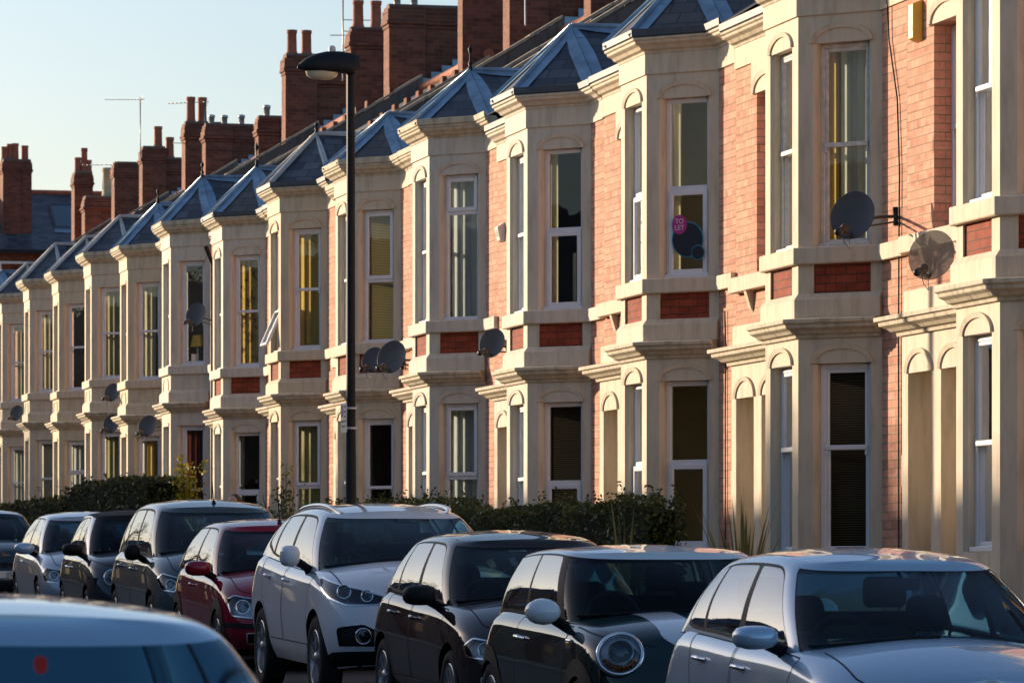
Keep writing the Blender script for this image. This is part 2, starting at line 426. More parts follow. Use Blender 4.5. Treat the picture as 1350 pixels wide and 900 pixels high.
tag(mb.build('ground', M['grass']), kind='structure')
strip('road', .3, KX, 0., M['asphalt'])
strip('pavement', KX+.125, 10.5, .125, M['paving'], thick=.2)
strip('pavement', -1.7, .3-.125, .125, M['paving'], thick=.2)
strip('kerb', KX, KX+.125, .12, M['kerb'], thick=.2)
strip('kerb', .3-.125, .3, .12, M['kerb'], thick=.2)
strip('garden_ground', 10.5, 13.3, .11, M['earth'])
strip('garden_ground', -4.3, -1.7, .11, M['earth'])

# ================================================================== terraced houses
C_ = .66; HB = .575; XW = 13.16      # bay depth, half the bay front, facade plane
FOOT = HB + C_
BAYPATH = [(0,-FOOT),(-C_,-HB),(-C_,HB),(0,FOOT)]
CORNER = [35.25,41.21,47.08,52.92,58.85,64.69,70.72,76.65,82.92,88.85,94.54,100.3,106.09,112.1,118.0,123.9,129.8,29.3]
SILL = [3.235,3.225,3.305,3.29,3.50,3.49,3.675,3.66,3.995,3.97,4.235,4.22,4.41,4.42,4.62,4.62,4.8,3.15]
YHI = 3.95

def wall_grid(mb, F, L, z0, z1, holes, depth=.14, ch=.0, mi=0, mir=0):
    """holes: (u0,u1,z0,z1[,depth])"""
    us = sorted({0., L} | {h[0]-ch for h in holes} | {h[1]+ch for h in holes})
    zs = sorted({z0, z1} | {h[2] for h in holes} | {h[3] for h in holes})
    for a, b in zip(us, us[1:]):
        for c, d in zip(zs, zs[1:]):
            uc, zc = (a+b)/2, (c+d)/2
            if any(h[0]-ch < uc < h[1]+ch and h[2] < zc < h[3] for h in holes): continue
            mb.face([fp(F,a,0,c), fp(F,b,0,c), fp(F,b,0,d), fp(F,a,0,d)], mi)
    for h in holes:
        u0, u1, c, d = h[:4]; dp = h[4] if len(h) > 4 else depth
        for s_, u in ((1,u0),(-1,u1)):
            if ch:
                mb.face([fp(F,u-s_*ch,0,c), fp(F,u,-ch,c), fp(F,u,-ch,d), fp(F,u-s_*ch,0,d)], mir)
            mb.face([fp(F,u,-ch,c), fp(F,u,-dp,c), fp(F,u,-dp,d), fp(F,u,-ch,d)], mir)
        mb.face([fp(F,u0-ch,0,c), fp(F,u1+ch,0,c), fp(F,u1,-dp,c), fp(F,u0,-dp,c)], mir)
        mb.face([fp(F,u0-ch,0,d), fp(F,u1+ch,0,d), fp(F,u1,-dp,d), fp(F,u0,-dp,d)], mir)

def arch_mould(mb, F, u0, u1, z, rise, w=.05, proud=.028, n=14):
    uc, a = (u0+u1)/2, (u1-u0)/2
    pts = []
    for i in range(n+1):
        f = PI*i/n
        pts.append((uc-math.cos(f)*a, z+math.sin(f)*rise, uc-math.cos(f)*(a-w), z+math.sin(f)*(rise-w)))
    for p, q in zip(pts, pts[1:]):
        mb.face([fp(F,p[0],0,p[1]), fp(F,q[0],0,q[1]), fp(F,q[0],proud,q[1]), fp(F,p[0],proud,p[1])])
        mb.face([fp(F,p[0],proud,p[1]), fp(F,q[0],proud,q[1]), fp(F,q[2],proud*.6,q[3]), fp(F,p[2],proud*.6,p[3])])
        mb.face([fp(F,p[2],proud*.6,p[3]), fp(F,q[2],proud*.6,q[3]), fp(F,q[2],-.001,q[3]), fp(F,p[2],-.001,p[3])])

def octagon(mb, F, u0, u1, z0, z1, k=.09, w=.022, proud=.014):
    def ring(o):
        a, b, c, d = u0+o, u1-o, z0+o, z1-o; q = k
        return [(a+q,c),(b-q,c),(b,c+q),(b,d-q),(b-q,d),(a+q,d),(a,d-q),(a,c+q)]
    r0, r1 = ring(0), ring(w)
    for i in range(8):
        j = (i+1) % 8
        A, B, Cc, D = r0[i], r0[j], r1[j], r1[i]
        mb.face([fp(F,A[0],0,A[1]), fp(F,B[0],0,B[1]), fp(F,B[0],proud,B[1]), fp(F,A[0],proud,A[1])])
        mb.face([fp(F,A[0],proud,A[1]), fp(F,B[0],proud,B[1]), fp(F,Cc[0],proud,Cc[1]), fp(F,D[0],proud,D[1])])
        mb.face([fp(F,Cc[0],0,Cc[1]), fp(F,D[0],0,D[1]), fp(F,D[0],proud,D[1]), fp(F,Cc[0],proud,Cc[1])])

def add_window(parent, F, u0, u1, z0, z1, dz, style='sash', curtain=None, cs=(0,1), mat='upvc', m=-.13, split=.5, more=()):
    """frame mesh is the window; pane and curtain are its children"""
    f = MB(); B = lambda a,b,c,d,e,g: f.obox(F,a,b,c,d,e,g)
    w = .055 if mat == 'upvc' else .045
    B(u0,u0+w,m-.06,m,z0,z1); B(u1-w,u1,m-.06,m,z0,z1)
    B(u0+w,u1-w,m-.06,m,z1-w,z1); B(u0+w,u1-w,m-.06,m,z0,z0+w)
    B(u0-.0,u1+.0,m+.002,m+.055,z0,z0+.045)                          # cill
    zt = z0+(z1-z0)*split
    g = MB()
    def sash(a,b,c,d,mm,bw):
        B(a,a+bw,mm-.035,mm,c,d); B(b-bw,b,mm-.035,mm,c,d); B(a+bw,b-bw,mm-.035,mm,c,c+bw); B(a+bw,b-bw,mm-.035,mm,d-bw,d)
        g.face([fp(F,a+bw,mm-.018,c+bw), fp(F,b-bw,mm-.018,c+bw), fp(F,b-bw,mm-.018,d-bw), fp(F,a+bw,mm-.018,d-bw)])
    if style == 'sash':            # sliding sash: upper sash forward, meeting rail with horns
        sash(u0+w,u1-w,zt-.02,z1-w,m-.004,.035); sash(u0+w,u1-w,z0+w,zt+.02,m-.022,.035)
        B(u0+w,u1-w,m,m+.018,zt-.02,zt+.028)
        for u in (u0+w,u1-w-.03): B(u,u+.03,m,m+.012,zt-.075,zt-.022)
    elif style == 'tilt':          # fixed light above, opening light below
        B(u0+w,u1-w,m-.06,m,zt-.028,zt+.028)
        g.face([fp(F,u0+w,m-.03,zt+.028), fp(F,u1-w,m-.03,zt+.028), fp(F,u1-w,m-.03,z1-w), fp(F,u0+w,m-.03,z1-w)])
        sash(u0+w-.015,u1-w+.015,z0+w-.015,zt-.02,m+.022,.06)
    elif style == 'toplight':
        B(u0+w,u1-w,m-.06,m,zt-.028,zt+.028)
        sash(u0+w-.015,u1-w+.015,zt+.02,z1-w+.015,m+.022,.055)
        g.face([fp(F,u0+w,m-.03,z0+w), fp(F,u1-w,m-.03,z0+w), fp(F,u1-w,m-.03,zt-.028), fp(F,u0+w,m-.03,zt-.028)])
    elif style == 'open':          # lower light hung open at the foot
        B(u0+w,u1-w,m-.06,m,zt-.028,zt+.028)
        g.face([fp(F,u0+w,m-.03,zt+.028), fp(F,u1-w,m-.03,zt+.028), fp(F,u1-w,m-.03,z1-w), fp(F,u0+w,m-.03,z1-w)])
    wo = f.build('window', M[mat], parent, dz, bevel=.006, segs=1)
    g.build('pane', M['glass'], wo, dz)
    if style == 'open':
        s = MB(); L = zt-.03-(z0+w); t0, t1 = u0+w, u1-w
        def P(u, k, o):             # hinged at the top, swings out 24 degrees
            a = R(24); return fp(F, u, m+math.sin(a)*L*k+math.cos(a)*o, zt-.03-math.cos(a)*L*k+math.sin(a)*o)
        def bar(ua,ub,ka,kb): s.hexa([P(ua,ka,0),P(ub,ka,0),P(ub,kb,0),P(ua,kb,0),P(ua,ka,.045),P(ub,ka,.045),P(ub,kb,.045),P(ua,kb,.045)])
        bar(t0,t0+.055,0,1); bar(t1-.055,t1,0,1); bar(t0+.055,t1-.055,0,.05); bar(t0+.055,t1-.055,.94,1)
        so = s.build('open_casement', M[mat], wo, dz)
        gp = MB(); gp.face([P(t0+.05,.04,.02),P(t1-.05,.04,.02),P(t1-.05,.95,.02),P(t0+.05,.95,.02)])
        gp.build('open_pane', M['glass'], wo, dz)
    for curtain, cs, zk in [(curtain, cs, (0,1))]+list(more):
        if not curtain: continue
        c = MB(); a, b = u0+(u1-u0)*cs[0], u0+(u1-u0)*cs[1]
        za, zb2 = z0-.03+(z1-z0+.08)*zk[0], z0-.03+(z1-z0+.08)*zk[1]
        n = max(4, int((b-a)/.012)); blind = curtain.startswith('blind')
        pr = None
        for i in range(n+1):
            u = a+(b-a)*i/n
            o = -.30 + (0 if blind else .03*math.sin(u*36+2.2*math.sin(u*9)) + .008*math.sin(u*97))
            q = (fp(F,u,o,za), fp(F,u,o*.98-.004,zb2))
            if pr: c.face([pr[0], q[0], q[1], pr[1]], 0, not blind)
            pr = q
        c.build('blind' if blind else 'curtain', M[curtain], wo, dz)
    return wo

def chimney(parent, x0, y0, y1, z0, z1, zg, wid=(.74,.66), pots=((.18,.9),(.5,.9)), mat='chimbrick', inset=.13, lower2=0., potmat='terracotta', potr=.125, cap=False):
    """x0: street side face; built in house coordinates; two flue blocks side by side"""
    mb = MB(); rnd = random.Random(int(abs(y0*37+z1*91)))
    xa = x0
    for k, w in enumerate(wid):
        ya, yb = y0+inset*(k % 2), y1-inset*(k % 2)
        zt = z1-(lower2 if k else 0)
        mb.box(xa, xa+w-.002, ya, yb, z0, zt-.46)
        zc = zt-.46
        for h, o in ((.075,.025),(.075,.055),(.16,.03),(.075,.02),(.075,-.01)):   # corbelled, weather-eaten head
            oo = o+rnd.uniform(-.012,.012)
            mb.box(xa-(oo if k == 0 else -.002), xa+w-.002+(oo if k == len(wid)-1 else 0), ya-oo, yb+oo, zc, zc+h-.001)
            zc += h
        xa += w
    ch = mb.build('chimney', M[mat], parent, 0, bevel=.012, segs=1, uvoff=(rnd.random(), rnd.random()*.07))
    fl = MB(); fl.box(x0+.03, xa-.03, y0+inset+.04, y1-inset-.04, z1-lower2-.02, z1-lower2+.05)
    if lower2: fl.box(x0+.03, x0+wid[0]-.03, y0+.04, y1-.04, z1-.02, z1+.05)
    fl.build('flaunching', M['render'], ch)
    for px, ph in pots:
        p = MB(); r = potr if ph > .3 else .075
        base = z1 if (px < wid[0] or not lower2) else z1-lower2
        mt = Matrix.Translation((x0+px, (y0+y1)/2+rnd.uniform(-.05,.05), base+.02))
        if ph > .3:
            p.lathe([(r*1.12,0),(r*1.1,.06),(r*.98,.1),(r*.9,ph*.85),(r*1.02,ph*.88),(r*1.02,ph),(r*.8,ph),(r*.78,ph-.1)], 16, mt)
            p.build('chimney_pot', M[potmat], ch)
        else:
            p.lathe([(r,0),(r,ph*.7),(r*1.25,ph*.72),(r*1.25,ph),(r*.3,ph+.02)], 14, mt)
            p.build('flue_cowl', M['cowl'], ch)
    if zg:        # stepped lead flashing where the stack meets the roof
        g = MB(); w = sum(wid)
        for i in range(7):
            xs = x0+w*i/7; zz = zg(xs)
            g.box(xs-.01, xs+w/7+.04, y0-.012, y0-.002, zz-.05, zz+.26)
        g.build('stepped_flashing', M['lead'], ch)
    return ch

SLOPE = .60
def house(i, label, stone, curt, opts):
    yc = CORNER[i]+HB; S = SILL[i]; base = road(yc)+.11
    H0 = S-base
    e = empty('terraced_house', (XW, yc, base))
    tag(e, label, 'house', 'terraced houses with bay windows')
    ylo = (YHI-(CORNER[i]-CORNER[i-1])) if 0 < i < 17 else -1.95
    zg = -H0-.3
    ST = M[stone]
    # ---- bay faces
    faces = [wall_frame(a, b) for a, b in zip(BAYPATH, BAYPATH[1:])]
    flat = opts.get('flat')
    bay = MB(); heads = []; pans = []; octl = []
    wins = []
    for k, (F, L) in enumerate(faces):
        if k == 0: a, b = .155, .735
        elif k == 2: a, b = L-.735, L-.155
        else: a, b = .24, .94
        ch = .035
        up, gr = (a, b, .0, 2.02), (a, b, -3.05, -1.15)
        pn = (a-.03, b+.03, -.46, -.167, .02)
        holes = [up, gr]
        wall_grid(bay, F, L, -3.05, -1.15+.0, [gr], .16, ch)
        wall_grid(bay, F, L, -1.15, -.46, [])
        wall_grid(bay, F, L, -.46, -.165, [] if flat else [pn], .025)
        wall_grid(bay, F, L, -.165, 0, [])
        wall_grid(bay, F, L, 0, 2.02, [up], .16, ch)
        wall_grid(bay, F, L, 2.02, 2.55, [])
        wall_grid(bay, F, L, zg, -3.05, [])
        if not flat:
            pans.append([fp(F,pn[0],-.025,pn[2]), fp(F,pn[1],-.025,pn[2]), fp(F,pn[1],-.025,pn[3]), fp(F,pn[0],-.025,pn[3])])
            heads.append((F, a, b))
        else:
            octl.append((F, a, b))
        wins.append((F, a, b))
    bo = bay.build('bay', ST, e, H0)
    for F, a, b in heads:
        for zz in (2.021, -1.149):
            m = MB(); arch_mould(m, F, a-.06, b+.06, zz, .19); m.build('arch_moulding', ST, bo, H0)
    for F, a, b in octl:
        m = MB(); octagon(m, F, a+.02, b-.02, -.62, -.22); m.build('panel_moulding', ST, bo, H0)
        for zz in (2.02, -1.15):           # square head with a shallow lintel stop
            m = MB(); m.obox(F, a-.05, b+.05, 0, .018, zz+.001, zz+.05); m.obox(F, a+.06, b-.06, 0, .018, zz+.051, zz+.075); m.build('window_head', ST, bo, H0)
    for p_ in pans:
        m = MB(); m.face(p_); m.build('brick_panel', M['panelbrick'], bo, H0)
    # floor and ceilings inside the bay
    fl = MB()
    for z in (-3.35, -.72, -.25, 2.3):
        fl.face([(.05,-FOOT,z),(-C_+.05,-HB,z),(-C_+.05,HB,z),(.05,FOOT,z)])
    # ---- rooms
    up_lit = opts.get('lit', True)
    for z0, z1 in ((-3.35,-.72),(-.25,2.3)):
        y0, y1, x0, x1 = -1.75, 1.75, .05, 3.6
        fl.face([(x0,y0,z0),(x1,y0,z0),(x1,y0,z1),(x0,y0,z1)]); fl.face([(x0,y1,z0),(x1,y1,z0),(x1,y1,z1),(x0,y1,z1)])
        fl.face([(x1,y0,z0),(x1,y1,z0),(x1,y1,z1),(x1,y0,z1)]); fl.face([(x0,y0,z0),(x1,y0,z0),(x1,y1,z0),(x0,y1,z0)])
        fl.face([(x0,y0,z1),(x1,y0,z1),(x1,y1,z1),(x0,y1,z1)])
        for s_ in (-1, 1): fl.face([(x0,s_*FOOT,z0),(x0,s_*1.75,z0),(x0,s_*1.75,z1),(x0,s_*FOOT,z1)])
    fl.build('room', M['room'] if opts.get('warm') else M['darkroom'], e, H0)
    # ---- windows
    for k, (F, a, b) in enumerate(wins):
        for lev, z0, z1 in ((1,.0,2.02),(0,-3.05,-1.15)):
            spec = dict(curt.get((lev, k)) or curt.get((lev, 'all')) or {})
            if k == 0:          # near cant: u runs from the wall to the corner, so flip
                fl_ = lambda c: (1-c[1], 1-c[0])
                if 'cs' in spec: spec['cs'] = fl_(spec['cs'])
                spec['more'] = [(c_, fl_(s_), z_) for c_, s_, z_ in spec.get('more', ())]
            add_window(e, F, a-.0, b+.0, z0+.002, z1-.002, H0, spec.get('style','sash'), spec.get('c'), spec.get('cs',(0,1)), spec.get('mat','upvc'), -.10, spec.get('split',.5), spec.get('more',()))
    # ---- courses
    cr = MB()
    SILLP = [(.02,-FOOT-.02+0)]+[]
    cr.sweep(BAYPATH, [(0,-.165),(.05,-.165),(.06,-.158),(.06,-.006),(.05,0),(0,.004)])
    lb = MB(); lb.sweep(BAYPATH, [(0,-.85),(.05,-.85),(.05,-.52),(.0,-.455)]); lb.build('apron_band', ST, e, H0, bevel=.006, segs=1)
    cr.build('sill_band', ST, e, H0, bevel=.006, segs=1)
    FC = [(0,-.90),(.03,-.90),(.035,-.865),(.075,-.855),(.10,-.825),(.15,-.80),(.155,-.765),(.185,-.755),(.185,-.715),(0,-.695)]
    cn = MB(); cn.sweep(BAYPATH, FC)
    cn.build('floor_cornice', M['cornice'], e, H0, bevel=.006, segs=1)
    EV = [(0,2.53),(.03,2.53),(.035,2.56),(.075,2.575),(.10,2.61),(.15,2.635),(.155,2.665),(.18,2.672),(.18,2.70),(0,2.702)]
    path = [(0,ylo+.003)]+BAYPATH+[(0,YHI-.003)]
    cn = MB(); cn.sweep(path, EV); cn.build('eaves_cornice', M['cornice'] if not opts.get('cleaneave') else ST, e, H0, bevel=.006, segs=1)
    fr = MB(); fr.sweep(path, [(0,2.30),(.022,2.30),(.022,2.529),(0,2.529)]); fr.build('frieze', ST, e, H0)
    gt = MB(); gt.sweep(path, [(.02,2.703),(.175,2.703),(.195,2.715),(.20,2.79),(.185,2.795),(.17,2.73),(.02,2.73)])
    gt.build('gutter', M['gutter'] if opts.get('darkgutter') else M['cornice'], e, H0)
    # ---- brick wall with upper window and two doorways
    w = MB()
    Fn, Ln = wall_frame((0,ylo),(0,-FOOT)); wn_ = MB(); wall_grid(wn_, Fn, Ln, zg, 2.31, []); wn_.build('brick_wall', M['brick'], e, H0, uvoff=(i*.37, 0))
    Ff, Lf = wall_frame((0,FOOT),(0,YHI))
    q = lambda y: y-FOOT
    uw = (q(2.28), q(3.14), .0, 1.95, .20)
    d1, d2 = (q(3.05), q(3.74), zg, -1.32, .95), (q(2.05), q(2.76), zg, -1.32, .95)
    wall_grid(w, Ff, Lf, -.15, 2.31, [uw], .2); wall_grid(w, Ff, Lf, -1.1, -.15, [])
    w.face([fp(Ff,q(3.92),0,zg),fp(Ff,Lf,0,zg),fp(Ff,Lf,0,-1.1),fp(Ff,q(3.92),0,-1.1)])
    # rest of the block: back, ends, party walls
    rw_ = MB(); rw_.face([(9.4,ylo,zg),(9.4,YHI,zg),(9.4,YHI,2.9),(9.4,ylo,2.9)]); rw_.build('rear_wall', M['brick'], e, H0)
    for y in ((ylo+.001,) if i in (0, 17) else ())+((YHI-.001,) if i == 16 else ()):
        w.face([(0,y,zg),(9.4,y,zg),(9.4,y,2.7),(5.2,y,6.2),(0,y,2.7)])
    bw = w.build('brick_wall', M['brick'], e, H0, uvoff=(i*.37, 0))
    add_window(e, Ff, uw[0], uw[1], uw[2]+.002, uw[3]-.002, H0, 'sash', curt.get('side','net'), (0,1), 'upvc', -.17)
    l = MB(); wall_grid(l, Ff, 0, 0, 0, []) if False else None
    l.obox(Ff, uw[0]-.12, uw[1]+.12, .003, .03, 1.95, 2.298)
    lo = l.build('window_lintel', ST, e, H0)
    am = MB(); F2 = ((Ff[0][0]-.03, Ff[0][1]), Ff[1], Ff[2]); arch_mould(am, F2, uw[0]-.05, uw[1]+.05, 1.955, .22, .06, .03); am.build('arch_moulding', ST, lo, H0)
    sl = MB(); sl.obox(Ff, .0, uw[0]-.22, .002, .06, -.165, -.002); sl.obox(Ff, uw[0]-.22, q(3.9), .002, .11, -.165, .0)
    sn_ = MB(); sn_.obox(Fn, 0, Ln, .002, .06, -.165, -.002); sn_.build('sill_course', ST, e, H0, bevel=.006, segs=1)
    so = sl.build('sill_course', ST, e, H0, bevel=.006, segs=1)
    for u in (uw[0]-.02, uw[1]+.12):
        br = MB(); br.hexa([fp(Ff,u,.003,-.40),fp(Ff,u+.09,.003,-.40),fp(Ff,u+.09,.03,-.36),fp(Ff,u,.03,-.36),fp(Ff,u,.003,-.167),fp(Ff,u+.09,.003,-.167),fp(Ff,u+.09,.09,-.167),fp(Ff,u,.09,-.167)]); br.build('sill_bracket', ST, so, H0)
    # door surround
    ds = MB(); Fs = ((-.06, FOOT), (0,1), (-1,0)); Ls = q(3.92)
    h1, h2 = (d1[0], d1[1], zg, -1.32), (d2[0], d2[1], zg, -1.32)
    wall_grid(ds, Fs, Ls, zg, -.93, [h1, h2], 1.0)
    ds.face([fp(Fs,Ls,0,zg),fp(Fs,Ls,-.06,zg),fp(Fs,Ls,-.06,-.93),fp(Fs,Ls,0,-.93)])
    ds.obox(Fs, 0, q(3.88), -.058, .0, -.77, -.53)
    ds.obox(Fs, Ls+.001, Ls+.06, -.058, -.01, -2.4, -2.1)
    do = ds.build('door_surround', ST if stone != 'stone2' else M['stone'], e, H0)
    for d_ in (d1, d2):
        am = MB(); arch_mould(am, Fs, d_[0]-.05, d_[1]+.05, -1.319, .23, .05); am.build('arch_moulding', ST, do, H0)
    hd = MB(); hd.sweep([(-.06,FOOT+.04),(-.06,3.95),(0,3.95)], [(o*1.15, z-.055) for o, z in FC[0:]]); hd.build('door_hood', M['cornice'], e, H0)
    for h in (d1, d2):
        d = MB(); d.obox(Ff, h[0]+.005, h[1]-.005, -.90, -.85, zg, -1.78); d.obox(Ff, h[0]+.12, h[1]-.12, -.85, -.835, zg+.5, zg+1.0); d.obox(Ff, h[0]+.12, h[1]-.12, -.85, -.835, zg+1.15, -1.95)
        d.obox(Ff, h[0]+.005, h[1]-.005, -.91, -.84, -1.78, -1.72)
        dd = d.build('door', M['door'], e, H0)
        fg = MB(); fg.face([fp(Ff,h[0],-.87,-1.72),fp(Ff,h[1],-.87,-1.72),fp(Ff,h[1],-.87,-1.32),fp(Ff,h[0],-.87,-1.32)]); fg.build('fanlight', M['glass'], dd, H0)
        k = MB(); k.lathe([(.0,.05),(.025,.045),(.03,.02),(.015,0)], 10, Matrix.Translation((.85-.0, FOOT+h[0]+.09, H0+zg+1.05)) @ Matrix.Rotation(-PI/2,4,'Y')); k.build('handle', M['chrome'], dd)
    # ---- main roof
    rz = lambda x: 2.74+SLOPE*(x+.12)
    XR = 5.25
    rf = MB()
    a, b = ylo+.0, YHI-.0
    rf.face([(-.12,a,rz(-.12)),(-.12,b,rz(-.12)),(XR,b,rz(XR)),(XR,a,rz(XR))])
    rf.face([(XR,a,rz(XR)),(XR,b,rz(XR)),(9.6,b,2.8),(9.6,a,2.8)])
    ro = rf.build('roof', M['slate_fine'] if i % 2 else M['slate_brown'], e, H0)
    rd = MB(); rd.tube([(XR,a,rz(XR)+.02),(XR,b,rz(XR)+.02)], .11, 8); rd.build('ridge_tiles', M['terracotta'], ro, H0)
    # bay roof: hipped, ridge running back into the slope
    AX, AZ = .05, opts.get('apex', 3.66)
    E0 = .19
    P_ = [(.05,-FOOT-.10),( -C_-E0*.95,-HB-.085),(-C_-E0*.95,HB+.085),(.05,FOOT+.10)]
    ez = 2.76; apx = (AX,0,AZ); xr = (AZ-2.74)/SLOPE-.12; rid = (xr+.05,0,AZ)
    br = MB()
    br.face([(P_[1][0],P_[1][1],ez),apx,(P_[2][0],P_[2][1],ez)])
    br.face([(P_[0][0],P_[0][1],ez),apx,(P_[1][0],P_[1][1],ez)])
    br.face([(P_[2][0],P_[2][1],ez),apx,(P_[3][0],P_[3][1],ez)])
    yv = FOOT+.1
    br.face([(P_[0][0],P_[0][1],ez),(xr+.05,-.0,AZ),apx]); br.face([apx,(xr+.05,0,AZ),(P_[3][0],P_[3][1],ez)])
    sm = opts.get('bayslate','slate')
    bro = br.build('bay_roof', M[sm], e, H0, uvoff=(i*.13, .05))
    lead = opts.get('lead', True)
    for hp in ((P_[1],),(P_[2],),(P_[0],),(P_[3],),('ridge',)):
        hp = hp[0]; lm = MB()
        A = Vector(apx)
        if hp == 'ridge': Bv = Vector(rid); ww = .17
        else: Bv = Vector((hp[0],hp[1],ez)); ww = .155
        if not lead: ww *= .3
        if hp in (P_[0], P_[3]) and not opts.get('valley', True): continue
        t = (Bv-A).normalized()
        # the two slopes that meet at this hip
        if hp == 'ridge': nbs = [Vector((P_[0][0],P_[0][1],ez)), Vector((P_[3][0],P_[3][1],ez))]
        elif hp == P_[1]: nbs = [Vector((P_[2][0],P_[2][1],ez)), Vector((P_[0][0],P_[0][1],ez))]
        elif hp == P_[2]: nbs = [Vector((P_[1][0],P_[1][1],ez)), Vector((P_[3][0],P_[3][1],ez))]
        elif hp == P_[0]: nbs = [Vector((P_[1][0],P_[1][1],ez)), Vector(rid)]
        else: nbs = [Vector((P_[2][0],P_[2][1],ez)), Vector(rid)]
        cen = Vector((.4,0,2.6))
        for nb in nbs:
            nrm = t.cross((nb-A)).normalized()
            if nrm.dot(A-cen) < 0: nrm = -nrm
            side = (nb-A)-t*(nb-A).dot(t); side.normalize()
            lift = nrm*.012
            n = 5; 
            for j in range(n):
                p0, p1 = A+(Bv-A)*(j/n), A+(Bv-A)*((j+1)/n)
                w0 = ww*(.25+.75*min(1, j/n*3+.12)); w1 = ww*(.25+.75*min(1,(j+1)/n*3+.12))
                o0 = lift*(1+.5*random.random())
                lm.face([p0+o0, p1+o0, p1+side*w1+o0, p0+side*w0+o0])
        if hp not in (P_[0], P_[3]):
            lm.tube([A+Vector((0,0,.02)), A+(Bv-A)*.5+Vector((0,0,.03)), Bv+Vector((0,0,.03))], .032 if lead else .04, 8)
        lm.build('lead_flashing' if lead else 'mortar_hip', M['lead'] if lead else M['mortarhip'], bro, H0)
    if opts.get('finial'):
        fn = MB(); h = opts['finial']
        fn.lathe([(.04,-.05),(.04,.04),(.02,.07),(.035,.10),(.014,.14),(.012,h*.6),(.03,h*.74),(.032,h*.82),(.012,h*.92),(.0,h)], 10, Matrix.Translation((AX,0,AZ+H0)))
        fn.build('finial', M['black'], bro)
    # parapet on the party wall with a coping and some stubs of old brick
    pp = MB(); y0, y1 = YHI-.16, YHI+.16
    pr = lambda x, h: rz(x)+h
    pp.hexa([(.30,y0,2.85),(XR,y0,rz(XR)-.1),(XR,y1,rz(XR)-.1),(.30,y1,2.85),(.30,y0,pr(.30,.26)),(XR,y0,pr(XR,.26)),(XR,y1,pr(XR,.26)),(.30,y1,pr(.30,.26))])
    po = pp.build('parapet', M['render'], e, H0)
    cp = MB()
    x = .27
    while x < XR-.05:
        x2 = min(XR, x+.62); h = .262+random.uniform(0,.02)
        cp.hexa([(x,y0-.04,pr(x,h)),(x2-.012,y0-.04,pr(x2,h)),(x2-.012,y1+.04,pr(x2,h)),(x,y1+.04,pr(x,h)),(x,y0-.04,pr(x,h+.06)),(x2-.012,y0-.04,pr(x2,h+.06)),(x2-.012,y1+.04,pr(x2,h+.06)),(x,y1+.04,pr(x,h+.06))])
        x = x2
    cp.build('coping', M['coping'], po, H0)
    if opts.get('stubs'):
        a_, b_ = opts['stubs']; x = a_
        while x < b_:
            if random.random() < .8:
                z = pr(x,.32); sb = MB(); sb.box(x, x+.09, y0+.03, y1-.03, z-.02, z+.05+SLOPE*.09+random.uniform(0,.05)); sb.build('brick_stub', M['chimbrick'], po, H0)
            x += .235
    return e, H0, S, yc, base

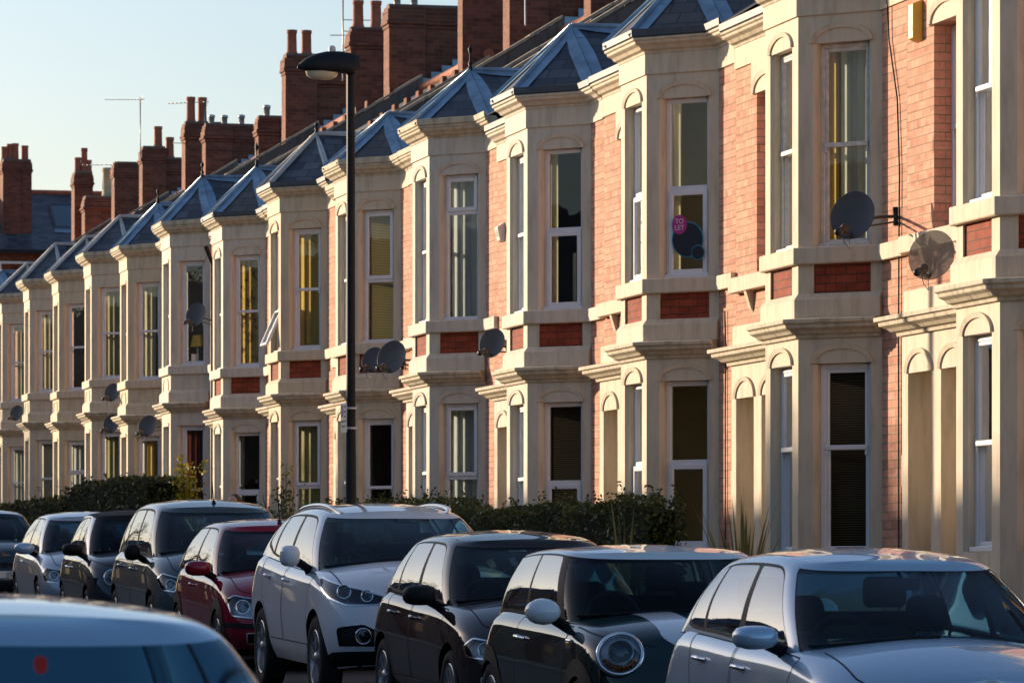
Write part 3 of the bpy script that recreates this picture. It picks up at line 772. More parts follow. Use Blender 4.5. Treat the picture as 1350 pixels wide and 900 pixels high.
W_ = dict
def spec(c=None, **k):
    d = dict(c=c); d.update(k); return d
HOUSES = [
 ('nearest terraced house with a yellow alarm box and paired arched doorways beside its bay', 'stone', {(1,'all'):spec('net'),(0,'all'):spec('net'),(0,0):spec('net'),'side':'net'}, dict(lead=True, warm=True)),
 ('terraced house with flaking old sash windows and yellow and pale grey drapes above', 'stone2', {(1,0):spec('curtain_grey',style='sash',mat='oldwood',cs=(.24,1.25),more=[('curtain_yellow',(-.5,.20),(0,1))]),(1,1):spec('curtain_grey',mat='oldwood'),(1,2):spec('curtain_yellow'),(0,0):spec('blind_dark',style='sash',split=.56),(0,1):spec('curtain_grey',split=.56),(0,2):spec()}, dict(lead=True, warm=True, darkgutter=True)),
 ('terraced house with a round purple and black letting sign in its upper bay window', 'stone', {(1,0):spec('curtain_cream',style='tilt',cs=(-.1,.12)),(1,1):spec('net',style='tilt'),(1,2):spec(style='tilt'),(0,0):spec(None,style='tilt',split=.52),(0,1):spec('net',style='tilt',split=.52)}, dict(warm=True, bayslate='slate_brown', darkgutter=True, cleaneave=True)),
 ('terraced house with a dark upper bay window and one twisted cream curtain hanging in it', 'stone3', {(1,0):spec('curtain_cream',style='tilt',cs=(-.15,.10),more=[('curtain_cream',(.52,.60),(.04,.36))]),(1,1):spec('net',style='sash'),(0,0):spec('blind_dark',style='tilt',split=.47),(0,1):spec('net')}, dict(darkgutter=True, cleaneave=True)),
 ('terraced house with small top light over tall upper pane and a black finial', 'stone5', {(1,0):spec('net',style='toplight',split=.74),(1,1):spec('net'),(0,0):spec('net',style='toplight',split=.46),(0,1):spec('net')}, dict(finial=.38, apex=3.56)),
 ('terraced house partly behind the lamp post with cream slatted blinds upstairs', 'stone2', {(1,0):spec('blind_cream',style='toplight',split=.47),(1,1):spec('net'),(0,0):spec(None,style='sash',split=.45),(0,1):spec('net')}, dict(bayslate='slate_brown', apex=3.56)),
 ('terraced house with yellow upstairs curtains and a casement hung open towards the street', 'stone4', {(1,0):spec('curtain_yellow',split=.5),(1,1):spec('net',style='open',split=.36),(0,0):spec('curtain_green',style='toplight',split=.42),(0,1):spec('net')}, dict(lead=False, finial=.22, darkgutter=True)),
 ('terraced house with leafy patterned yellow curtains and an ornate black finial', 'stone3', {(1,0):spec('curtain_floral'),(1,1):spec('net'),(0,0):spec(None,style='tilt',split=.45),(0,1):spec('net')}, dict(finial=.48, bayslate='slate_brown', darkgutter=True)),
 ('pale terraced house with an octagonal panel and a green lamp behind its upper sash', 'stone3', {(1,0):spec('blind_dark',cs=(0,1),split=.42),(0,0):spec('curtain_red',split=.35)}, dict(flat=True, finial=.32, apex=3.71)),
 ('pale terraced house with blue and cream curtains beside a grey dish', 'stone4', {(1,0):spec('curtain_cream',cs=(0,.55)),(1,2):spec('curtain_blue'),(0,0):spec('curtain_yellow',cs=(.1,.5))}, dict(flat=True, finial=.34, apex=3.71, warm=True)),
 ('terraced house with a sharp slate bay roof and pale green curtains behind both bay windows', 'stone2', {(1,0):spec('curtain_green'),(0,0):spec('curtain_green',style='toplight',split=.3)}, dict(flat=True, lead=False, apex=3.63)),
 ('terraced house with brown dark upper bay windows under a sharp slate roof', 'stone4', {(1,0):spec('blind_dark'),(0,0):spec('net',style='toplight',split=.6)}, dict(flat=True, lead=False, apex=3.63)),
 ('terraced house with a white slatted blind in the ground floor bay window', 'stone2', {(1,0):spec('curtain_cream',cs=(0,.4)),(0,0):spec('blind_white')}, dict(flat=True, lead=False, apex=3.7, warm=True)),
 ('terraced house with a small grey dish beyond the one with white slatted blind', 'stone2', {(1,0):spec('curtain_cream',cs=(.1,.5)),(0,0):spec('curtain_grey')}, dict(flat=True, lead=False, apex=3.63)),
 ('far terraced house with a blue leaded bay roof and twin offset clay pots', 'stone2', {}, dict(flat=True, apex=3.63)),
 ('far terraced house with a ragged square brick chimney without any pots', 'stone2', {}, dict(flat=True)),
 ('last terraced house with a stepped chimney stack carrying a buff pot', 'stone2', {}, dict(flat=True)),
 ('terraced house standing before the one with the yellow alarm box', 'stone3', {(1,'all'):spec('net'),(0,'all'):spec('curtain_cream')}, dict(warm=True)),
]
houses = []
for i, (lab, stn, cu, op) in enumerate(HOUSES):
    if i in (7,8): op['stubs'] = (2.9, 4.7)
    houses.append(house(i, lab, stn, cu, op))

# chimneys: (house index, street face x, y near, y far, top z, flue widths, pots, extras), world figures
def stack(i, X0, y0, y1, zt, wid, pots, **k):
    e, H0, S, yc, base = houses[i]
    zr = lambda x: 2.74+SLOPE*(x+.12)+H0
    return chimney(e, X0-XW, y0-yc, y1-yc, zr(X0-XW)-.8, zt-base, zr, wid, pots, **k)
for j, (i, yy, zt) in enumerate(((0,39.5,9.9),(1,45.4,10.1),(2,51.2,10.0),(3,57.1,10.3),(4,63.0,10.4))):
    stack(i, 17.9, yy-.25, yy+.25, zt, (.75,.65), ((.2,.85),(.55,.85),(1.0,.5)))
stack(5, 17.9, 71.1, 71.6, 10.9, (.75,.7), ((.2,.8),(.55,.8)))
stack(6, 17.9, 77.2, 77.75, 11.4, (.75,.68,.4), ((.2,.8),(.6,.8)))
stack(7, 17.9, 81.2, 81.65, 11.55, (.80,.5), ((.22,.6),(.6,.6)))
stack(8, 17.9, 88.3, 88.9, 11.82, (.78,.80), ((.22,.3),(.6,.3)))
stack(9, 17.9, 92.5, 93.05, 11.86, (.70,.5), ((.22,.62),(.62,.62)))
stack(10, 17.9, 100.6, 101.15, 12.22, (.76,.85), ((.2,.6),(.55,.6),(1.05,.22)), lower2=.28)
stack(11, 17.9, 104.4, 104.9, 11.15, (.52,.35), ((.25,.28),), inset=.06)
stack(12, 17.9, 112.6, 113.2, 11.8, (.72,.62), ((.2,.24),(.55,.24),(1.0,.26)))
stack(13, 17.9, 116.1, 116.75, 12.2, (.60,.45), ((.2,.7),(.52,.7)))
stack(14, 17.9, 124.2, 124.9, 12.3, (.70,.5), ((.5,.62),(.85,.62)), lower2=.3)
stack(15, 17.9, 130.1, 130.8, 12.4, (.86,.3), (), inset=.05)
stack(16, 17.9, 137.0, 137.8, 11.95, (1.05,), ((.82,.95),), inset=.0, potmat='buffpot', potr=.22)
stack(16, 17.75, 138.4, 139.2, 12.85, (.60,), ((.16,.5),(.36,.8),(.5,.42)), inset=.0, potr=.11)
# ================================================================== cars
def rpoly(pts, r=.03, n=4):
    out = []; N = len(pts)
    for i in range(N):
        p = Vector(pts[i][:2]); rr = pts[i][2] if len(pts[i]) > 2 else r
        a = Vector(pts[i-1][:2]); b = Vector(pts[(i+1) % N][:2])
        da, db = a-p, b-p
        ra = min(rr, da.length*.45); rb = min(rr, db.length*.45)
        A = p+da.normalized()*ra; B = p+db.normalized()*rb
        for k in range(n+1):
            t = k/n; q = A*(1-t)**2+p*2*t*(1-t)+B*t*t; out.append((q.x, q.y))
    return out
def dens(pts, step=.05):
    out = []
    for i in range(len(pts)):
        a, b = pts[i], pts[(i+1) % len(pts)]
        n = max(1, int(math.hypot(b[0]-a[0], b[1]-a[1])/step))
        for k in range(n): out.append((a[0]+(b[0]-a[0])*k/n, a[1]+(b[1]-a[1])*k/n))
    return out
def inside(pt, poly):
    x, y = pt; c = False; n = len(poly)
    for i in range(n):
        x0, y0 = poly[i]; x1, y1 = poly[i-1]
        if (y0 > y) != (y1 > y) and x < (x1-x0)*(y-y0)/(y1-y0)+x0: c = not c
    return c

class Surf:
    """half-shell S(a,q): a 0..1 nose, 1..2 flank, 2..3 tail; q 0..1 side, 1..2 deck"""
    def __init__(s, qmax=2., hb=.10): s.qmax = qmax; s.hb = hb
    def __call__(s, a, q):
        a = min(max(a, 0.), 3.); h = s.hb
        if abs(q-1) < h and s.qmax > 1:
            t = (q-1+h)/(2*h); A, B, C = Vector(s.side(a,1-h)), Vector(s.side(a,1)), Vector(s.cap(a,h))
            return A*(1-t)**2+B*2*t*(1-t)+C*t*t
        return Vector(s.side(a,q)) if q <= 1 else Vector(s.cap(a,q-1))
    def normal(s, a, q):
        a = min(max(a, .03), 2.97); q = min(q, s.qmax-.03); e = .004
        d1 = s(a+e,q)-s(a-e,q); d2 = s(a,min(q+e,s.qmax))-s(a,max(q-e,0))
        n = d1.cross(d2)
        if n.length < 1e-12: return Vector((0,0,1))
        n.normalize(); p = s(a,q)
        if n.dot(p-s.cen) < 0: n = -n
        return n
    def ringpt(s, a, w, yf, yr, Df, Dr, n):
        if a <= 1:
            f = a*PI/2; sn, cn = max(math.sin(f),1e-6), max(math.cos(f),1e-6); k = (sn**n+cn**n)**(-1/n)
            return (-w*sn*k, yf+Df*(1-cn*k))
        if a >= 2:
            f = (3-a)*PI/2; sn, cn = max(math.sin(f),1e-6), max(math.cos(f),1e-6); k = (sn**n+cn**n)**(-1/n)
            return (-w*sn*k, yr-Dr*(1-cn*k))
        return (-w, yf+Df+(yr-Dr-yf-Df)*(a-1))
    def inv_a(s, w, yf, yr, Df, Dr, n, lx=None, ly=None):
        if ly is not None:
            if yf+Df <= ly <= yr-Dr: return 1+(ly-yf-Df)/(yr-Dr-yf-Df)
            if ly < yf+Df:
                C = min(max(1-(ly-yf)/Df, 0), 1); return math.atan2((1-C**n)**(1/n), C)/(PI/2)
            C = min(max(1-(yr-ly)/Dr, 0), 1); return 3-math.atan2((1-C**n)**(1/n), C)/(PI/2)
        r = min(lx/w, .9999); return math.atan2(r, (1-r**n)**(1/n))/(PI/2)

class Lower(Surf):
    def __init__(s, P):
        super().__init__(2., P.get('hb', .10)); s.P = P
        s.zt_ = smooth_tab(P['zt']); s.zb_ = P['zb']; s.cr_ = smooth_tab(P['crown']); s.no = smooth_tab(P['nose'], 40); s.ta = smooth_tab(P['tail'], 40); s.wp = smooth_tab(P['wprof'], 40)
        s.cen = Vector((0, P['L']/2, .5))
    def args(s, v):
        P = s.P; return (P['W']/2*interp(s.wp, v), interp(s.no, v), P['L']-interp(s.ta, v), P['Df'], P['Dr'], P['n'])
    def zt(s, y): return interp(s.zt_, y)
    def zb(s, y): return interp(s.zb_, y)
    def side(s, a, v):
        x, y = s.ringpt(a, *s.args(v)); zb = s.zb(y)
        return (x, y, zb+(s.zt(y)-zb)*v)
    def cap(s, a, w):
        x, y = s.ringpt(a, *s.args(1.))
        return (x*(1-w), y, s.zt(y)+interp(s.cr_, y)*(1-(1-w)**2))
    def deck(s, x, y):
        a = s.args(1.); aa = s.inv_a(*a, ly=min(max(y, a[1]+.001), a[2]-.001)); wx = max(abs(s.ringpt(aa, *a)[0]), .05)
        r = min(abs(x)/wx, 1); return s.zt(y)+interp(s.cr_, y)*(1-r*r)
    def front(s, lx, z):
        v = .5
        for _ in range(8):
            a = s.inv_a(*s.args(v), lx=lx); y = s.ringpt(a, *s.args(v))[1]
            v = (z-s.zb(y))/(s.zt(y)-s.zb(y))
            v = min(max(v,0.),1.)
        return (a, v)
    def flank(s, ly, z):
        v = (z-s.zb(ly))/(s.zt(ly)-s.zb(ly)); v = min(max(v,0.),1.)
        return (s.inv_a(*s.args(v), ly=ly), v)
    def deckq(s, lx, ly):
        a = s.inv_a(*s.args(1.), ly=ly); w = abs(s.ringpt(a, *s.args(1.))[0])
        return (a, 1+max(.0, 1-lx/w))
class Upper(Surf):
    def __init__(s, P, low):
        super().__init__(2., P.get('hbu', .13)); s.P = P; s.low = low; s.zr = smooth_tab(P['roof'])
        g0, g1 = P['g0'], P['g1']; s.g0, s.g1 = g0, g1
        s.cen = Vector((0, (g0[1]+g0[2])/2, 1.0)); s.b = P.get('bulge', .03)
    def side(s, a, v):
        x0, y0 = s.ringpt(a, *s.g0); x1, y1 = s.ringpt(a, *s.g1)
        z0 = s.low.deck(x0, y0)-.025; z1 = interp(s.zr, y1)
        b = s.b*math.sin(PI*v); d = math.hypot(x0, 1e-6)
        x = x0+(x1-x0)*v-(b if a > .5 and a < 2.5 else b*abs(x0)/s.g0[0])
        y = y0+(y1-y0)*v-(b*2 if a < 1 else (-b if a > 2 else 0))*(max(0, 1-a) if a < 1 else (a-2 if a > 2 else 0))
        return (x, y, z0+(z1-z0)*v)
    def cap(s, a, w):
        x, y = s.ringpt(a, *s.g1); wx = s.g1[0]
        return (x*(1-w), y, interp(s.zr, y)+s.P['rcrown']*(abs(x)/wx)**2*(1-(1-w)**2)+s.P['rcrown']*(1-(abs(x)/wx)**2))

def patch(S, na, qs, regions, alist=None):
    """CDT of the parameter rectangle with the region outlines cut in; returns {key: (pts2d, tris)}"""
    A = alist or [3*i/na for i in range(na+1)]
    pts = []; edges = []
    for a in A:
        for q in qs: pts.append(Vector((a, q)))
    nq = len(qs)
    for i in range(len(A)-1):
        edges += [(i*nq, (i+1)*nq), (i*nq+nq-1, (i+1)*nq+nq-1)]
    for j in range(nq-1):
        edges += [(j, j+1), ((len(A)-1)*nq+j, (len(A)-1)*nq+j+1)]
    polys = []
    for key, poly in regions:
        poly = [(min(max(x,0.),3.), min(max(y,0.),S.qmax)) for x, y in dens(poly, .045)]
        n0 = len(pts); polys.append((key, poly))
        for p in poly: pts.append(Vector(p))
        edges += [(n0+k, n0+(k+1) % len(poly)) for k in range(len(poly))]
    v, e, f, *_ = delaunay_2d_cdt(pts, edges, [], 0, 1e-5)
    out = {}
    for t in f:
        c = ((v[t[0]][0]+v[t[1]][0]+v[t[2]][0])/3, (v[t[0]][1]+v[t[1]][1]+v[t[2]][1])/3)
        if c[0] < 0 or c[0] > 3 or c[1] < 0 or c[1] > S.qmax: continue
        key = 'body'
        for k, poly in polys:
            if inside(c, poly): key = k
        out.setdefault(key, []).append(tuple(t))
    return v, out
def shell(S, v, tris, name, mat, parent, sides=(1,-1), off=0., thick=0.):
    used = sorted({i for t in tris for i in t}); idx = {k: n for n, k in enumerate(used)}
    P = [S(*v[k]) for k in used]; N = [S.normal(*v[k]) for k in used]
    vs, ns, fs = [], [], []
    for sd in sides:
        b = len(vs)
        for p, n in zip(P, N):
            q = p+n*off; vs.append((q.x*sd, q.y, q.z)); ns.append((n.x*sd, n.y, n.z))
        for t in tris:
            ids = [idx[k] for k in t]
            p0, p1, p2 = (P[k] for k in ids)
            nn = (p1-p0).cross(p2-p0)
            if nn.length < 1e-10: continue
            if nn.dot(N[ids[0]]) < 0: ids = ids[::-1]
            if sd < 0: ids = ids[::-1]
            fs.append([k+b for k in ids])
    me = bpy.data.meshes.new(name); me.from_pydata(vs, [], fs); me.materials.append(mat)
    me.polygons.foreach_set('use_smooth', [True]*len(fs)); me.update()
    me.normals_split_custom_set_from_vertices(ns)
    o = bpy.data.objects.new(name, me); COL.objects.link(o); o.parent = parent
    return o
def ribbon(S, mb, line, w=.005, off=.0015, sides=(1,-1), closed=False):
    line = dens(line, .03)+([line[0]] if closed else []) if closed else [q for a, b in zip(line, line[1:]) for q in [(a[0]+(b[0]-a[0])*k/8, a[1]+(b[1]-a[1])*k/8) for k in range(8)]]+[line[-1]]
    P = [S(*q) for q in line]; N = [S.normal(*q) for q in line]
    for sd in sides:
        pr = None
        for i in range(len(P)):
            t = P[min(i+1, len(P)-1)]-P[max(i-1, 0)]
            if t.length < 1e-7: continue
            s_ = t.normalized().cross(N[i])*w/2; c = P[i]+N[i]*off
            q = [(c.x+s_.x, c.y+s_.y, c.z+s_.z), (c.x-s_.x, c.y-s_.y, c.z-s_.z)]
            q = [(x*sd, y, z) for x, y, z in q]
            if pr: mb.face([pr[0], q[0], q[1], pr[1]])
            pr = q

def make_wheel(root, x, y, r, sd, P, wd=.19):
    M4 = Matrix.Translation((x, y, r)) @ Matrix.Rotation(sd*PI/2, 4, 'Y')   # local z = outward
    w = empty('wheel', (0,0,0), parent=root)
    t = MB(); rr = r*.68
    t.lathe([(rr,-wd/2),(r*.93,-wd/2),(r*.985,-wd/2+.02),(r,-wd/2+.045),(r,wd/2-.045),(r*.985,wd/2-.02),(r*.93,wd/2-.004),(r*.80,wd/2),(rr,wd/2-.012),(rr*.97,wd/2-.02)], 40, M4)
    t.build('tyre', M['tyre'], w)
    g = MB(); g.lathe([(rr*.99,wd/2-.012),(rr*.97,wd/2-.005),(rr*.92,wd/2-.02),(rr*.9,wd/2-.07),(.02,wd/2-.09)], 40, M4)
    ns = P.get('spokes', 5)
    for k in range(ns):
        a = 2*PI*k/ns
        for da in ((-.13, .13) if ns <= 6 else (0,)):
            T = M4 @ Matrix.Rotation(a, 4, 'Z')
            c0 = (.035, math.tan(da)*.02); c1 = (rr*.93, math.tan(da)*rr*.9)
            hw0, hw1 = .017, .013 if ns > 6 else .02
            pts = [(c0[0],c0[1]-hw0),(c1[0],c1[1]-hw1),(c1[0],c1[1]+hw1),(c0[0],c0[1]+hw0)]
            g.hexa([T @ Vector((px,py,wd/2-.05)) for px,py in pts]+[T @ Vector((px,py,wd/2-(.012 if px > .1 else .02))) for px,py in pts])
    g.lathe([(.055,wd/2-.07),(.055,wd/2-.02),(.035,wd/2-.006),(0,wd/2-.005)], 20, M4)
    g.build('rim', M['alloy'], w)
    d = MB(); d.lathe([(0,-wd/2+.02),(rr*.98,-wd/2+.02)], 24, M4); d.build('brake_disc', M['trim'], w)

WPROF = [(0,.90),(.12,.955),(.3,.985),(.5,1.0),(.7,.992),(.85,.972),(.94,.945),(1,.90)]
def car(name_label, P, X, Ynose, paint, facing=1):
    """facing 1: nose towards -Y"""
    slope = math.atan2(road(Ynose+4)-road(Ynose), 4)
    if facing == 1: root = empty('parked_car', (X, Ynose, road(Ynose)), 0, slope)
    else: root = empty('parked_car', (X, Ynose, road(Ynose)), PI, -slope)
    tag(root, name_label, 'car', 'cars parked along the kerb')
    P = dict(P); P.setdefault('wprof', WPROF)
    lo = Lower(P); up = Upper(P, lo); pm = M[paint]
    L, W = P['L'], P['W']; r = P['r']; ax = P['axles']
    reg = []
    # wheel arches
    ra = r+P.get('archgap', .055)
    archlines = []
    for y in ax:
        poly = []; line = []
        for k in range(25):
            f = PI*k/24; yy, zz = y-math.cos(f)*ra, r+math.sin(f)*ra
            q = lo.flank(yy, max(zz, lo.zb(yy))); poly.append(q); line.append(q)
        poly = [lo.flank(y-ra, lo.zb(y-ra))]+poly+[lo.flank(y+ra, lo.zb(y+ra))]
        reg.append(('hole', poly)); archlines.append(line)
    # doors
    doors = P['doors']; doorpoly = []
    for k, (y0, y1, lean0, lean1) in enumerate(doors):
        def ed(y, lean): return lambda z: y+lean*(z-.55)
        f0, f1 = ed(y0, lean0), ed(y1, lean1)
        zb = P['sill']
        pts = []
        top = .985
        for zf in (0,.25,.5,.75,1): 
            y = f0(zb+(lo.zt(y0)-zb)*zf); 
            if k == 0 and zf == 0: y += .03
            a, v = lo.flank(y, zb+(lo.zt(y)-zb)*zf); pts.append((a, min(v, top)))
        for zf in (1,.75,.5,.25,0):
            y = f1(zb+(lo.zt(y1)-zb)*zf); z = zb+(lo.zt(y)-zb)*zf
            ddd = math.hypot(y-ax[1], z-r)
            if ddd < ra+.05: y = ax[1]-math.sqrt(max(0,(ra+.05)**2-(z-r)**2))
            a, v = lo.flank(y, z); pts.append((a, min(v, top)))
        doorpoly.append(rpoly(pts, .015)); reg.append(('door%d' % k, doorpoly[-1]))
    for key, kind, poly in P.get('front', []):
        reg.append((key, rpoly([getattr(lo, kind)(p[0], p[1])+tuple(p[2:]) for p in poly], .02)))
    for st in P.get('stripes', []):
        x0, x1, y0, y1 = st; pts = []
        n = 12
        for k in range(n+1): pts.append(lo.deckq(x0, y0+(y1-y0)*k/n))
        for k in range(n+1): pts.append(lo.deckq(x1, y1+(y0-y1)*k/n))
        reg.append(('stripe', pts))
    qs = [0,.08,.16,.24,.32,.40,.48,.56,.64,.72,.8,.86,.9,.94,.98,1.02,1.06,1.1,1.2,1.35,1.5,1.65,1.8,2.]
    A = [.0,.04]+[.08+.06*i for i in range(16)]+[1+i/30 for i in range(1,31)]+[2.06+.06*i for i in range(16)]+[3.]
    v, out = patch(lo, 0, qs, reg, A)
    out.pop('hole', None)
    body = shell(lo, v, out.pop('body'), 'body', pm, root)
    MAT = dict(black=('lower_grille', 'trim'), bumper=('bumper', 'trim'), fog=('fog_recess', 'trim'), stripe=('bonnet_stripe', 'p_white'), lowtrim=('sill_trim', 'trim'), amberq=('indicator', 'amber'))
    for k in sorted(out):
        if k.startswith('door'):
            for sd in (1, -1):
                d = shell(lo, v, out[k], 'door', pm, root, (sd,))
                h = MB(); y0, y1 = doors[int(k[4:])][:2]
                yh = y1-.16; zh = P['handle']+(.02 if k == 'door1' else 0)
                a, vv = lo.flank(yh, zh); p = lo(a, vv); n = lo.normal(a, vv)
                h.tube([(sd*p.x, p.y-.075, p.z-.006), (sd*(p.x+n.x*.03), p.y-.055, p.z), (sd*(p.x+n.x*.035), p.y+.05, p.z+.006), (sd*p.x, p.y+.075, p.z+.006)], [.012,.014,.014,.011], 8)
                h.build('door_handle', M[P.get('handlemat', paint)], d)
        elif k == 'lamp':
            lps = {}
            for sd in (1, -1):
                lps[sd] = shell(lo, v, out[k], 'headlight', M['lampglass'], root, (sd,), off=.002)
                shell(lo, v, out[k], 'reflector', M['lampdark'] if P.get('darklamp') else M['reflector'], lps[sd], (sd,), off=-.055)
            for (lx, z, rr) in P['bowls']:
                a, vv = lo.front(lx, z); p = lo(a, vv); n = (lo.normal(a, vv)*.35+Vector((0,-1,.0))).normalized()
                for sd in (1, -1):
                    q = Vector((p.x*sd, p.y, p.z)); nn = Vector((n.x*sd, n.y, n.z))
                    T = Matrix.Translation(q-nn*.045) @ nn.to_track_quat('Z','Y').to_matrix().to_4x4()
                    b = MB(); b.lathe([(rr,.028),(rr*.86,.030),(rr*.7,.0),(rr*.4,-.02)], 24, T); b.build('lamp_bowl', M['chrome'], lps[sd])
                    b = MB(); b.lathe([(rr*.62,.0),(rr*.5,.022),(rr*.25,.034),(0,.036)], 20, T); b.build('projector_lens', M['lampglass'], lps[sd])
        else:
            nm, mt = MAT.get(k, (k, 'trim'))
            for sds in (((1,),(-1,)) if k in ('fog','stripe') else ((1,-1),)): shell(lo, v, out[k], nm, M[mt], root, sds, off=(-.012 if k in ('black','fog') else .0008))
    for k_, kind_, poly_ in P.get('front', []):       # bright edge round lamps and fog recesses
        if k_ in ('lamp', 'fog'):
            pl_ = rpoly([getattr(lo, kind_)(q_[0], q_[1])+tuple(q_[2:]) for q_ in poly_], .02)
            for sd in (1, -1):
                bz = MB(); ribbon(lo, bz, pl_, .012 if k_ == 'lamp' else .010, .003, (sd,), closed=True); bz.build('lamp_bezel', M['chrome'] if k_ == 'lamp' else M['reflector'], root)
    # shut lines
    for dp in doorpoly:
        for sd in (1, -1):
            gl = MB(); ribbon(lo, gl, dp, .010, .0012, (sd,), closed=True); gl.build('shut_line', M['trim'], body)
    hood = [lo.deckq(P['hoodx']*(.72+.28*min(1, (y/.5))), y) for y in [P['hood0']+(P['cowl']-P['hood0'])*k/10 for k in range(11)]]
    for sd in (1, -1):
        gl = MB(); ribbon(lo, gl, hood, .010, .0015, (sd,)); gl.build('bonnet_line', M['trim'], body)
    gl = MB(); ribbon(lo, gl, [lo.front(P['hoodx']*.72*k/8+.001, P['hoodz']) for k in range(9)], .006, .0015)
    gl.build('bonnet_line', M['trim'], body)
    if P.get('archtrim'):
        for line in archlines:
            for sd in (1, -1):
                al = MB(); ribbon(lo, al, line, .11, .004, (sd,)); al.build('arch_trim', M['trim'], root)
    # ---- glasshouse
    reg = []
    wins = P['wins']; trimpoly = P['trim']
    reg.append(('trim', rpoly(trimpoly, .05)))
    for k, w in enumerate(wins): reg.append(('side%d' % k, rpoly(w, P.get('wr', .06), 6)))
    ws = P.get('screen', (.70, .05, .95))
    reg.append(('screenrim', rpoly([(-.0,ws[1]-.035),(ws[0]+.02,ws[1]-.035),(ws[0]+.02,ws[2]+.02),(-.0,ws[2]+.02)], .001)))
    reg.append(('screen', [(0,ws[1]),(ws[0]-.04,ws[1]),(ws[0]-.005,ws[1]+.03),(ws[0],ws[1]+.08),(ws[0],ws[2]-.07),(ws[0]-.01,ws[2]-.02),(ws[0]-.05,ws[2]),(0,ws[2])]))
    rw = P.get('rear', (2.34, .2, .9))
    reg.append(('rear', [(3,rw[1]),(rw[0]+.05,rw[1]),(rw[0],rw[1]+.06),(rw[0],rw[2]-.06),(rw[0]+.05,rw[2]),(3,rw[2])]))
    if P.get('roofmat'):
        reg.append(('roof', [(0,.965),(3,.965),(3,2),(0,2)]))
    qs = [0,.05,.12,.2,.28,.36,.44,.52,.6,.68,.76,.82,.87,.91,.95,.98,1.01,1.05,1.09,1.13,1.25,1.4,1.6,1.8,2.]
    A = [0,.03]+[.06+.055*i for i in range(17)]+[1+i/20 for i in range(1,21)]+[2.06+.06*i for i in range(16)]+[3.]
    v, out = patch(up, 0, qs, reg, A)
    cab = shell(up, v, out.pop('body'), 'cabin', M[P.get('pillarmat') or paint], root)
    if 'roof' in out: shell(up, v, out.pop('roof'), 'roof', M[P['roofmat']], root)
    rim = out.pop('trim', []); 
    for sds in ((1,),(-1,)):
        if rim: shell(up, v, rim, 'window_surround', M['trim'], root, sds)
    sr = out.pop('screenrim', [])
    if sr: shell(up, v, sr, 'screen_surround', M['trim'], root, off=.001)
    shell(up, v, out.pop('screen'), 'windscreen', M['carglass'], root)
    shell(up, v, out.pop('rear'), 'rear_window', M['carglass'], root)
    for k in sorted(out):
        for sd in (1, -1): shell(up, v, out[k], 'side_window', M['carside'], root, (sd,))
    # ---- mirrors
    my, mz = P['mirror']; msz = P.get('mirsize', (.125,.075,.085))
    for sd in (1, -1):
        xm = W/2+.085; mr = MB()
        n = 14
        rows = []
        prof = [(-1,.55,.0),(-.9,.86,.0),(-.6,1,-.02),(-.1,1.0,-.05),(.4,.9,-.09),(.75,.68,-.1),(.93,.38,-.09),(1.0,.05,-.08)]
        if P.get('roundmir'): prof = [(-1,.62,0),(-.85,.86,0),(-.5,1,0),(0,1,0),(.45,.9,0),(.75,.66,0),(.93,.36,0),(1,.05,0)]
        for t, s_, fw in prof:
            ring = []
            for k in range(16):
                f = 2*PI*k/16; ex = 3.0
                c, q = math.cos(f), math.sin(f); kk = (abs(c)**ex+abs(q)**ex)**(-1/ex) if not P.get('roundmir') else 1
                # t<0 = mirror face side (rearwards), t>0 towards the nose
                ring.append(mr.pt((sd*-(xm+c*kk*msz[0]*s_+(0 if P.get('roundmir') else .012*fw)), my-t*msz[2]*.9, mz+q*kk*msz[1]*s_)))
            rows.append(ring)
        for a_, b_ in zip(rows, rows[1:]):
            for k in range(16): mr.facei((a_[k], a_[(k+1)%16], b_[(k+1)%16], b_[k]), 0, True)
        mr.facei(rows[-1]); mr.facei(rows[0], 1)
        mo = mr.build('wing_mirror', [M[P.get('mirmat', paint)], M['chrome']], root)
        st = MB(); st.tube([(sd*-(xm-.07),my+.01,mz-msz[1]*.55),(sd*-(xm-.15),my+.04,mz-msz[1]*1.1),(sd*-(W/2-.10),my+.06,mz-msz[1]*1.5)], [.035,.035,.05], 10); st.build('mirror_stalk', M['trim'], mo)
    # ---- wheels, underside, cabin
    for y in ax:
        for sd in (1, -1): make_wheel(root, sd*(W/2-.105), y, r, sd, P)
    u = MB(); u.box(-W/2+.26, W/2-.26, .25, L-.25, P['zbm']+.0, .58)
    for y in ax: u.box(-W/2+.06, W/2-.06, y-ra-.02, y+ra+.02, r+ra*.2, .60+r*.35)
    u.build('underbody', M['trim'], root)
    s = MB(); H = lo.zt(1.6); yc0 = P['cowl']
    s.box(-W/2+.16, W/2-.16, yc0+.05, yc0+.55, H-.12, H-.02)                       # dashboard
    s.build('dashboard', M['seat'], root, bevel=.04)
    ys = P.get('seaty', yc0+1.25); zs = P.get('seatz', .62); hh = P.get('head', 1.25)
    for sx in (-.36, .36):
        b = MB(); T = Matrix.Translation((sx, ys, zs)) @ Matrix.Rotation(R(-16), 4, 'X')
        def bx(x0,x1,y0,y1,z0,z1): b.hexa([T @ Vector(p) for p in ((x0,y0,z0),(x1,y0,z0),(x1,y1,z0),(x0,y1,z0),(x0*.8,y0,z1),(x1*.8,y0,z1),(x1*.8,y1,z1),(x0*.8,y1,z1))])
        zt = hh-zs-.27
        bx(-.25,.25,-.07,.07,-.3,zt)
        so = b.build('front_seat', M['seat'], root, bevel=.06, segs=4)
        b = MB(); bx(-.135,.135,-.06,.05,zt+.05,zt+.26); b.build('headrest', M['seat'], so, bevel=.06, segs=4)
        b = MB()
        for dx in (-.06,.06): b.tube([T @ Vector((dx,0,zt-.05)), T @ Vector((dx,0,zt+.06))], .008, 6)
